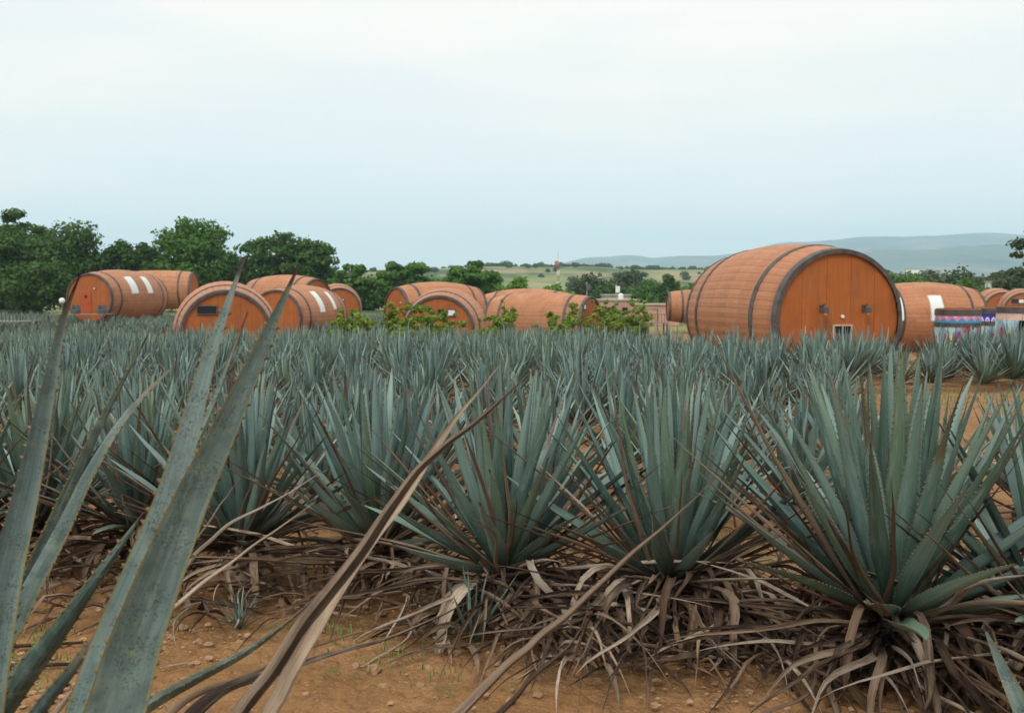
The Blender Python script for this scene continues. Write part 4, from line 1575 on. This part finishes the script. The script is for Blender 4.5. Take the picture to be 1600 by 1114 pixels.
o = mb.build('agave_field', M['agave_far'], smooth=True)
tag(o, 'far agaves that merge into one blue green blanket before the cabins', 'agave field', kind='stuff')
print('agaves', len(spots), 'joined tris', len(o.data.polygons) * 2)


# small offshoots
def pup(px, py, s, n, label, seed, spread=1.1):
    x, y = at_base(px, py, 0.0)
    rg = np.random.default_rng(seed)
    root = empty('agave_offshoot', (x, y, gzf(x, y)), label, 'young agave', 'young agave offshoots')
    for i in range(n):
        f = (i + .5) / n
        o = link('leaf', LEAFV[rg.integers(7)], M['agave'], root)
        phi = i * 2.4 + rg.normal() * .2
        w_ = s * rg.uniform(.5, .7)
        o.matrix_local = Matrix.Rotation(phi, 4, 'Z') @ Matrix.Rotation(R(4 + 62 * spread * f), 4, 'Y') @ Matrix.Diagonal((w_, w_, s * rg.uniform(.8, 1.1), 1))


pup(374, 982, .22, 16, 'tiny agave offshoot on bare soil left of the long dried leaf', 61)
pup(738, 1010, .42, 9, 'taller agave offshoot in the dried skirt below the centre agave', 62, .55)


# ------------------------------------------------------------------ near plants of single named leaves
def spline(pts, n):
    pts = np.asarray(pts, float)
    p = np.concatenate([[2 * pts[0] - pts[1]], pts, [2 * pts[-1] - pts[-2]]])
    m_ = len(pts) - 1
    out = []
    for q_ in np.linspace(0, m_, n):
        i = min(int(q_), m_ - 1); f = q_ - i
        a, b, c, d = p[i], p[i + 1], p[i + 2], p[i + 3]
        out.append(.5 * ((2 * b) + (-a + c) * f + (2 * a - 5 * b + 4 * c - d) * f ** 2 + (-a + 3 * b - 3 * c + d) * f ** 3))
    return np.array(out)


def near_leaf(root, pix, wpx, roll=0.0, cup=.45, thick=.35, dr=0.0, rv=.3, label=None, crown=None, name='leaf'):
    """pix: (x, y, depth) along the leaf, root to tip; the leaf starts at the crown, out of the picture"""
    pts = [list(P(*p)) for p in pix]
    if crown is not None:
        pts = [list(crown)] + pts
    path = spline(pts, 40)
    dm = np.mean([p[2] for p in pix])
    hw = wpx * dm / F / 2
    mid = path[len(path) // 2]
    tocam = np.array([0, 0, CAMZ]) - mid
    tocam /= np.linalg.norm(tocam)
    mb = MB()
    leaf_into(mb, path, tocam, hw, cup, thick, rv=rv, dr=dr, K=9, teeth=.028, roll=np.full(40, R(roll)))
    o = mb.build(name, M['agave_spot'], None, smooth=True)
    o.parent = root
    o.matrix_parent_inverse = Matrix.Translation(-Vector(root.location))
    if label:
        o['label'] = label
    return o


def near_dead(root, pix, wpx, fold=1.4, twist=1.0, seed=1, label=None, crown=None, rv=.6, name='dried_leaf', roll=None):
    pts = [list(P(*p)) for p in pix]
    if crown is not None:
        pts = [list(crown)] + pts
    path = spline(pts, 64)
    dm = np.mean([p[2] for p in pix])
    hw = wpx * dm / F / 2
    mid = path[30]
    tocam = np.array([0, 0, CAMZ]) - mid
    tocam /= np.linalg.norm(tocam)
    rg_ = np.random.default_rng(seed)
    path = path + np.stack([.006 * vnoise(np.arange(64) / 5, np.arange(64) * 0 + k, seed + k) for k in range(3)], -1)
    mb = MB()
    dead_into(mb, path, -tocam, hw * 1.35, fold, twist, rv, 13, seed, .05, roll or 0.0)
    o = mb.build(name, M['dead_near'], None, smooth=True)
    o.parent = root
    o.matrix_parent_inverse = Matrix.Translation(-Vector(root.location))
    if label:
        o['label'] = label
    return o


c1 = P(-130, 1800, 1.6)
rootA = empty('agave_plant', (c1.x, c1.y, gzf(c1.x, c1.y)), 'nearest agave with giant spotted leaves rising through the left of the picture', 'agave')
k1 = (c1.x, c1.y, c1.z)
near_leaf(rootA, [(75, 1300, 1.68), (142, 1114, 1.72), (180, 1000, 1.76), (258, 800, 1.80), (294, 680, 1.82), (330, 550, 1.85), (383, 400, 1.88)], 80, roll=20, cup=.25, thick=.42, rv=.70, label='tall spotted leaf with yellow toothed edge, left of the pair', crown=k1)
near_leaf(rootA, [(108, 1300, 1.56), (178, 1114, 1.60), (212, 1000, 1.63), (290, 800, 1.67), (346, 680, 1.69), (405, 550, 1.71), (467, 414, 1.73)], 104, roll=-14, cup=.25, thick=.42, rv=.42, label='tall dark spotted leaf, right of the pair', crown=k1)
near_leaf(rootA, [(90, 1300, 1.95), (215, 940, 1.98), (285, 745, 2.0), (330, 640, 2.02), (360, 562, 2.03), (387, 488, 2.05)], 36, roll=60, cup=.8, thick=.2, dr=.03, rv=.85, label='thin folded leaf with brown edge between the two tall ones', crown=k1)
near_leaf(rootA, [(-60, 1250, 1.75), (-30, 1060, 1.8), (2, 900, 1.86), (38, 760, 1.92), (74, 600, 1.97), (97, 500, 2.0), (125, 428, 2.0)], 74, roll=-32, cup=.95, thick=.25, rv=.75, dr=.04, label='tall channelled leaf at the left edge', crown=k1)
near_dead(rootA, [(250, 1280, 1.62), (372, 1100, 1.66), (421, 1041, 1.68), (465, 972, 1.70), (524, 900, 1.72), (590, 812, 1.74), (645, 742, 1.76), (696, 692, 1.77), (762, 637, 1.79), (853, 557, 1.82)], 50, fold=2.1, twist=.7, seed=5, roll=2.2, label='longest dried leaf, twisted and grey brown, pointing up right', crown=k1, rv=.44)
near_dead(rootA, [(330, 1280, 1.74), (432, 1106, 1.78), (466, 1041, 1.79), (513, 958, 1.80), (572, 859, 1.82), (627, 787, 1.84), (687, 692, 1.87), (728, 637, 1.88), (778, 572, 1.9)], 46, fold=1.6, twist=-1.0, seed=8, roll=-2.4, label='pale split dried leaf crossing the longest one', crown=k1, rv=.90)
near_dead(rootA, [(480, 1330, 1.52), (711, 1110, 1.60), (797, 1027, 1.64), (850, 985, 1.66), (934, 908, 1.70), (1037, 823, 1.76), (1112, 751, 1.82)], 46, fold=2.0, twist=.6, seed=12, roll=2.0, label='thick dried stalk-like leaf at the bottom right of centre', crown=k1, rv=.38)
near_dead(rootA, [(560, 1310, 1.7), (773, 1113, 1.78), (831, 1055, 1.82), (900, 993, 1.86), (928, 912, 1.96)], 34, fold=1.9, twist=1.2, seed=15, roll=1.6, label='shorter dark dried leaf beside the thick one', crown=k1, rv=.08)
near_dead(rootA, [(40, 1300, 1.9), (210, 1010, 2.1), (300, 925, 2.2), (400, 850, 2.3), (495, 782, 2.4)], 20, fold=1.8, twist=.4, seed=18, crown=k1, rv=.9)
near_dead(rootA, [(60, 1300, 1.9), (235, 990, 2.15), (285, 890, 2.25), (340, 830, 2.3), (430, 780, 2.4), (512, 733, 2.5)], 18, fold=1.6, twist=1.4, seed=21, crown=k1, rv=.98)
near_dead(rootA, [(40, 1200, 2.0), (255, 930, 2.2), (300, 855, 2.25), (345, 790, 2.3), (380, 735, 2.35)], 17, fold=1.4, twist=-1.4, seed=24, crown=k1, rv=.96)
near_dead(rootA, [(140, 1400, 1.9), (300, 1110, 2.3), (450, 1040, 2.5), (620, 990, 2.8), (720, 945, 3.0), (755, 918, 3.1)], 26, fold=1.4, twist=2.2, seed=27, crown=k1, rv=.55)
near_dead(rootA, [(120, 1400, 1.9), (270, 1120, 2.3), (380, 1060, 2.5), (520, 1000, 2.7), (640, 975, 2.9)], 24, fold=1.5, twist=-2.2, seed=29, crown=k1, rv=.35)
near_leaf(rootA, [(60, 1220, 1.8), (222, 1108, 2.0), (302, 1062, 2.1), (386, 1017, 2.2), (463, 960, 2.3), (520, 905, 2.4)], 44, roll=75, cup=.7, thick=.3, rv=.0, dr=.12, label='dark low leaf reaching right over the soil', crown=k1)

c2 = P(-205, 1340, 2.35)
rootB = empty('agave_plant', (c2.x, c2.y, gzf(c2.x, c2.y)), 'second near agave at the lower left edge with thin dark speckled leaves', 'agave')
k2 = (c2.x, c2.y, c2.z)  # low rv below: sooty leaves with their shade put into the colour
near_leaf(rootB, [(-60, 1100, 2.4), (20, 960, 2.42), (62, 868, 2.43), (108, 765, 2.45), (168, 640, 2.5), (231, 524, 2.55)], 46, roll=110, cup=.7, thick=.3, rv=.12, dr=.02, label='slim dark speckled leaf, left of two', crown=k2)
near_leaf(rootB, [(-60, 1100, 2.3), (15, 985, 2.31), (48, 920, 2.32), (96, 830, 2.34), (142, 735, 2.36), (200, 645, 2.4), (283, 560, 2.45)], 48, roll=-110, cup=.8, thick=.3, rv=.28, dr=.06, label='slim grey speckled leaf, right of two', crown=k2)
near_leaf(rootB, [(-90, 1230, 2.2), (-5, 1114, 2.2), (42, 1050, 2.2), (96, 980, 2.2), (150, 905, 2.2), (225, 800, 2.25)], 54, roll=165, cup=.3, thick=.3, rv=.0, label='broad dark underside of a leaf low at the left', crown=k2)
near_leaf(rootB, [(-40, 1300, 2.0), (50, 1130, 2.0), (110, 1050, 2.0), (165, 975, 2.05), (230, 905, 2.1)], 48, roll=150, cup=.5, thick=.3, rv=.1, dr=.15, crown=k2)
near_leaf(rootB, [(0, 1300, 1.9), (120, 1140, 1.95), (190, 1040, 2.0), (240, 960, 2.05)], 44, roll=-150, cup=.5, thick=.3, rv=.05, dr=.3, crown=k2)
# leaves of both plants that lean away, out of the picture
rg = np.random.default_rng(6)
for root, kk, phis in ((rootA, k1, (150, 175, 200, 225, 250, 285)), (rootB, k2, (120, 150, 175, 200, 230))):
    for a in phis:
        o = link('leaf', LEAFV[rg.integers(7)], M['agave'], root)
        o.matrix_local = Matrix.Translation(Vector(kk) - Vector(root.location)) @ Matrix.Rotation(R(a), 4, 'Z') @ Matrix.Rotation(R(rg.uniform(25, 60)), 4, 'Y') @ Matrix.Diagonal((1.1, 1.1, 1.1, 1))
    MB().tube([(0, 0, -.05), (0, 0, .2), (0, 0, kk[2] - root.location.z + .05)], [.14, .17, .08], 12).build('stem', M['dead'], root, smooth=True)

c3 = P(1700, 1330, 2.4)
rootC = empty('agave_plant', (c3.x, c3.y, gzf(c3.x, c3.y)), 'agave outside the lower right corner with one pale leaf tip showing', 'agave')
k3 = (c3.x, c3.y, c3.z)
near_leaf(rootC, [(1660, 1230, 2.4), (1605, 1120, 2.42), (1570, 1050, 2.45), (1537, 978, 2.48)], 44, roll=10, cup=.3, thick=.3, rv=.58, crown=k3)
for a in (-60, -20, 20, 300, 250):
    o = link('leaf', LEAFV[rg.integers(7)], M['agave'], rootC)
    o.matrix_local = Matrix.Translation(Vector(k3) - Vector(rootC.location)) @ Matrix.Rotation(R(a), 4, 'Z') @ Matrix.Rotation(R(rg.uniform(40, 70)), 4, 'Y')
MB().tube([(0, 0, -.05), (0, 0, .1), (0, 0, k3[2] - rootC.location.z + .03)], [.10, .12, .06], 12).build('stem', M['dead'], rootC, smooth=True)

# tell the plants of a row apart by their order within the stretch they share
_g = {}
for o in COL.objects:
    if o.get('category') == 'agave' and str(o.get('group', '')).startswith('agaves of the') and 'front' not in o['group']:
        _g.setdefault(o['group'], []).append(o)
for gname, obs in _g.items():
    obs.sort(key=lambda o: o.location.x / o.location.y)
    nm = {1: [''], 2: ['left', 'right'], 3: ['left', 'middle', 'right']}.get(len(obs)) or ['leftmost'] + ORD[1:len(obs) - 1] + ['rightmost']
    for k, o in enumerate(obs):
        rest = gname[len('agaves of the '):]
        if len(obs) == 1:
            o['label'] = 'agave of the ' + rest
        elif len(obs) <= 3 or k in (0, len(obs) - 1):
            o['label'] = f'{nm[k]} agave of the {rest}'
        else:
            o['label'] = f'{nm[k]} agave from the left of the {rest}'

# ------------------------------------------------------------------ ground litter, stones, weeds
rg = np.random.default_rng(88)
mb = MB()
for k in range(900):
    if k < 420:
        px_ = rg.uniform(-60, 1680); y = rg.uniform(4.9, 7.2) - (.75 * sst(800, 1100, px_))
    else:
        px_ = rg.uniform(-60, 1680); y = rg.uniform(6.5, 11)
    x = (px_ - 800) / F * y
    L_ = rg.uniform(.18, .65); a = rg.uniform(0, 6.28)
    n = 7
    t = np.linspace(0, 1, n)
    cur = rg.normal() * .7
    dx = np.cos(a + cur * t); dy = np.sin(a + cur * t)
    X = x + np.cumsum(dx) * L_ / n; Y = y + np.cumsum(dy) * L_ / n
    Z = gz(X, Y) + .025 + rg.uniform(0, .10) * np.sin(t * 3.1) + rg.uniform(0, .10) * (Y > 4.8)
    dead_into(mb, np.stack([X, Y, Z], -1), np.array([0, 0, 1.0]), rg.uniform(.008, .022), rg.uniform(.8, 1.8), rg.uniform(-2, 2), rg.random(), 3, k)
for k in range(640):
    px_ = rg.uniform(640, 1700) if k < 580 else rg.uniform(-60, 640)
    lo_ = 4.15 if px_ > 1000 else (4.15 + (1000 - px_) / 360 * .55 if px_ > 640 else 5.0)
    y = rg.uniform(lo_, 5.6)
    x = (px_ - 800) / F * y
    L_ = rg.uniform(.25, .75); a = rg.uniform(0, 6.28) if k % 3 else R(rg.uniform(240, 300))
    n = 9
    t = np.linspace(0, 1, n)
    cur = rg.normal() * .9
    X = x + np.cumsum(np.cos(a + cur * t)) * L_ / n; Y = y + np.cumsum(np.sin(a + cur * t)) * L_ / n
    h0 = rg.uniform(.02, .30) * sst(lo_ - .2, lo_ + .6, y)
    Z = gz(X, Y) + .02 + h0 * (1 - t ** rg.uniform(1, 3)) + rg.uniform(0, .08) * np.sin(t * 3.1) + .03 * vnoise(t * 5, t * 0, k)
    dead_into(mb, np.stack([X, Y, Z], -1), np.array([.1, 0, 1.0]), rg.uniform(.008, .024), rg.uniform(.6, 1.8), rg.uniform(-3, 3), rg.random(), 5, k)
o = mb.build('dry_leaf_litter', M['dead'], smooth=True)
tag(o, 'tangle of withered leaf scraps on the soil under the front row', 'leaf litter', kind='stuff')


def fallen(px0, px1, py, label, seed, w_=.024):
    d0 = at_base(px0, py)[1]
    a, b = P(px0, py, d0), P(px1, py + 6, d0)
    path = np.array([[a.x + (b.x - a.x) * s, d0 + .1 * s, 0] for s in np.linspace(0, 1, 14)])
    path[:, 2] = gz(path[:, 0], path[:, 1]) + .03
    org = path[0].copy()
    mb = MB()
    dead_into(mb, path - org, np.array([0, 0, 1.0]), w_, 1.9, 1.0, .3 + seed * .2, 7, seed)
    o = mb.build('fallen_leaf', M['dead'], smooth=True, loc=org)
    tag(o, label, 'dried leaf')


fallen(18, 178, 944, 'reddish dried leaf lying on soil, upper of two at the left', 1)
fallen(12, 240, 972, 'dark dried leaf lying on soil, lower of two at the left', 2)
fallen(250, 300, 972, 'short dark leaf scrap on the soil right of the tall leaves', 3, .012)


def stone_mesh(rg, squash=.65):
    nu, nv = 10, 7
    V = [(0, 0, 1)]
    for i in range(1, nv):
        th = math.pi * i / nv
        for j in range(nu):
            V.append((math.sin(th) * math.cos(2 * math.pi * j / nu), math.sin(th) * math.sin(2 * math.pi * j / nu), math.cos(th)))
    V.append((0, 0, -1))
    V = np.array(V)
    nf = 7
    dirs = rg.normal(size=(nf, 3)); dirs /= np.linalg.norm(dirs, axis=1)[:, None]
    for d_ in dirs:                                    # broken facets
        h = V @ d_
        V -= np.clip(h - rg.uniform(.55, .8), 0, None)[:, None] * d_ * .9
    V *= 1 + .10 * rg.normal(size=len(V))[:, None]
    V *= [1, rg.uniform(.7, 1), squash]
    Q = [[1 + i * nu + j, 1 + i * nu + (j + 1) % nu, 1 + (i + 1) * nu + (j + 1) % nu, 1 + (i + 1) * nu + j] for i in range(nv - 2) for j in range(nu)]
    Q = [q_[::-1] for q_ in Q]
    T = [[0, 1 + j, 1 + (j + 1) % nu] for j in range(nu)]
    b = 1 + (nv - 2) * nu
    T += [[len(V) - 1, b + (j + 1) % nu, b + j] for j in range(nu)]
    return V, Q, T


SV = [stone_mesh(rg) for _ in range(7)]
STONES = [(285, 985, 18, 'clay clod left of the offshoot'), (325, 1010, 15, 'clay clod below the tiny offshoot'), (375, 1006, 14, 'clod right below the tiny offshoot'), (312, 1003, 12, 'tan clod on the bare soil left of the offshoot'),
          (585, 1052, 26, 'largest pale flat stone on the soil below the centre'), (555, 1046, 20, 'pink stone left of the largest pale one'), (614, 1038, 14, 'small orange stone right of the largest pale one'),
          (598, 1078, 20, 'flat tan stone below the largest pale one'), (655, 1074, 16, 'rounded pink stone on open soil'), (655, 1046, 12, 'small grey stone near the straw'),
          (716, 1024, 18, 'ochre stone at the foot of the taller offshoot'), (520, 1020, 18, 'orange stone left of the pink one'), (840, 1090, 16, 'pale crumb of stone at the bottom centre'),
          (680, 1094, 12, 'reddish pebble low on the open soil'), (270, 1000, 11, 'small clod beside the tall leaf'), (500, 990, 14, 'brown clod under the long dried leaf'), (635, 1070, 12, 'pebble between two larger stones')]
for i, (px_, py_, w_, lb) in enumerate(STONES):
    x, y = at_base(px_, py_, 0)
    V, Q, T = SV[i % 7]
    r = w_ * y / F / 2 * 1.15
    o = MB().add(V, Q, T, rv=0).build('stone', M['stone'], smooth=False, loc=(x, y, gzf(x, y) + r * .35), rot=(0, 0, i), scale=r)
    tag(o, lb, 'stone')
mb = MB()
for k in range(4200):
    px_ = rg.uniform(-50, 1650); y = rg.uniform(3.6, 6.8)
    x = (px_ - 800) / F * y
    if fbm(x * 1.6, y * 1.6, 2, 4) < -.05 and rg.random() < .7:
        continue
    V, Q, T = SV[k % 7]
    r = .004 + .020 * rg.random() ** 4
    mb.add(V * r + np.array([x, y, gzf(x, y) + .012 + r * .3]), Q, T)
for k in range(700):
    y = rg.uniform(9, 24); x = y * rg.uniform(.30, .60)
    V, Q, T = SV[k % 7]
    r = .01 + .035 * rg.random() ** 3
    mb.add(V * r + np.array([x, y, gzf(x, y) + r * .3]), Q, T)
o = mb.build('gravel', M['stone'])
tag(o, 'small clods and grit strewn over the orange soil', 'gravel', kind='stuff')

mb = MB()
blades = []
patches = [(720, 985, .22, 90), (640, 1030, .16, 25), (590, 1022, .14, 30), (50, 1010, .2, 120), (60, 1060, .15, 60), (255, 985, .10, 30), (1180, 870, .35, 140), (1140, 850, .25, 100), (1560, 860, .3, 80), (520, 1005, .15, 60), (700, 1050, .12, 12), (990, 1000, .3, 30), (600, 1070, .3, 10)]
for px_, py_, r_, n_ in patches:
    cx, cy = at_base(px_, py_, 0)
    for k in range(n_):
        a = rg.uniform(0, 6.28); q_ = r_ * math.sqrt(rg.random())
        blades.append((cx + math.cos(a) * q_, cy + math.sin(a) * q_ * 1.6, rg.uniform(.02, .06)))
for k in range(900):
    y = rg.uniform(9.5, 23); x = y * rg.uniform(.35, .60)
    if fbm(x * .5, y * .5, 3, 8) > .08:
        blades.append((x, y, rg.uniform(.05, .16)))
for (x, y, h) in blades:
    a = rg.uniform(0, 6.28); ln = rg.uniform(.1, .6) * h
    z = gzf(x, y) + .01
    wd = h * .07
    ca, sa = math.cos(a), math.sin(a)
    mb.add([(x - sa * wd, y + ca * wd, z), (x + sa * wd, y - ca * wd, z), (x + ca * ln * .4 + sa * wd * .7, y + sa * ln * .4 - ca * wd * .7, z + h * .6), (x + ca * ln * .4 - sa * wd * .7, y + sa * ln * .4 + ca * wd * .7, z + h * .6), (x + ca * ln, y + sa * ln, z + h)],
           [[0, 1, 2, 3]], [[3, 2, 4]], rv=rg.random())
o = mb.build('weeds', M['grass'], smooth=True)
tag(o, 'sparse small green weeds sprouting from the soil', 'weeds', kind='stuff')

# ------------------------------------------------------------------ haze
m, t = new_mat('haze_air')
vol = t.n('ShaderNodeVolumePrincipled', {'Color': (.58, .82, 1.0), 'Density': .00015, 'Anisotropy': 0.0})
t.n('ShaderNodeOutputMaterial', {1: vol.outputs[0]})
hb = MB()
V = np.array([[x, y, z] for x in (-9900, 9900) for y in (-9900, 9900) for z in (-24, 520)], float)
hb.add(V, [[0, 1, 3, 2], [4, 6, 7, 5], [0, 4, 5, 1], [2, 3, 7, 6], [0, 2, 6, 4], [1, 5, 7, 3]])
o = hb.build('haze', m)
o['kind'] = 'stuff'
o['label'] = 'pale blue haze over the valley'
o['category'] = 'haze'
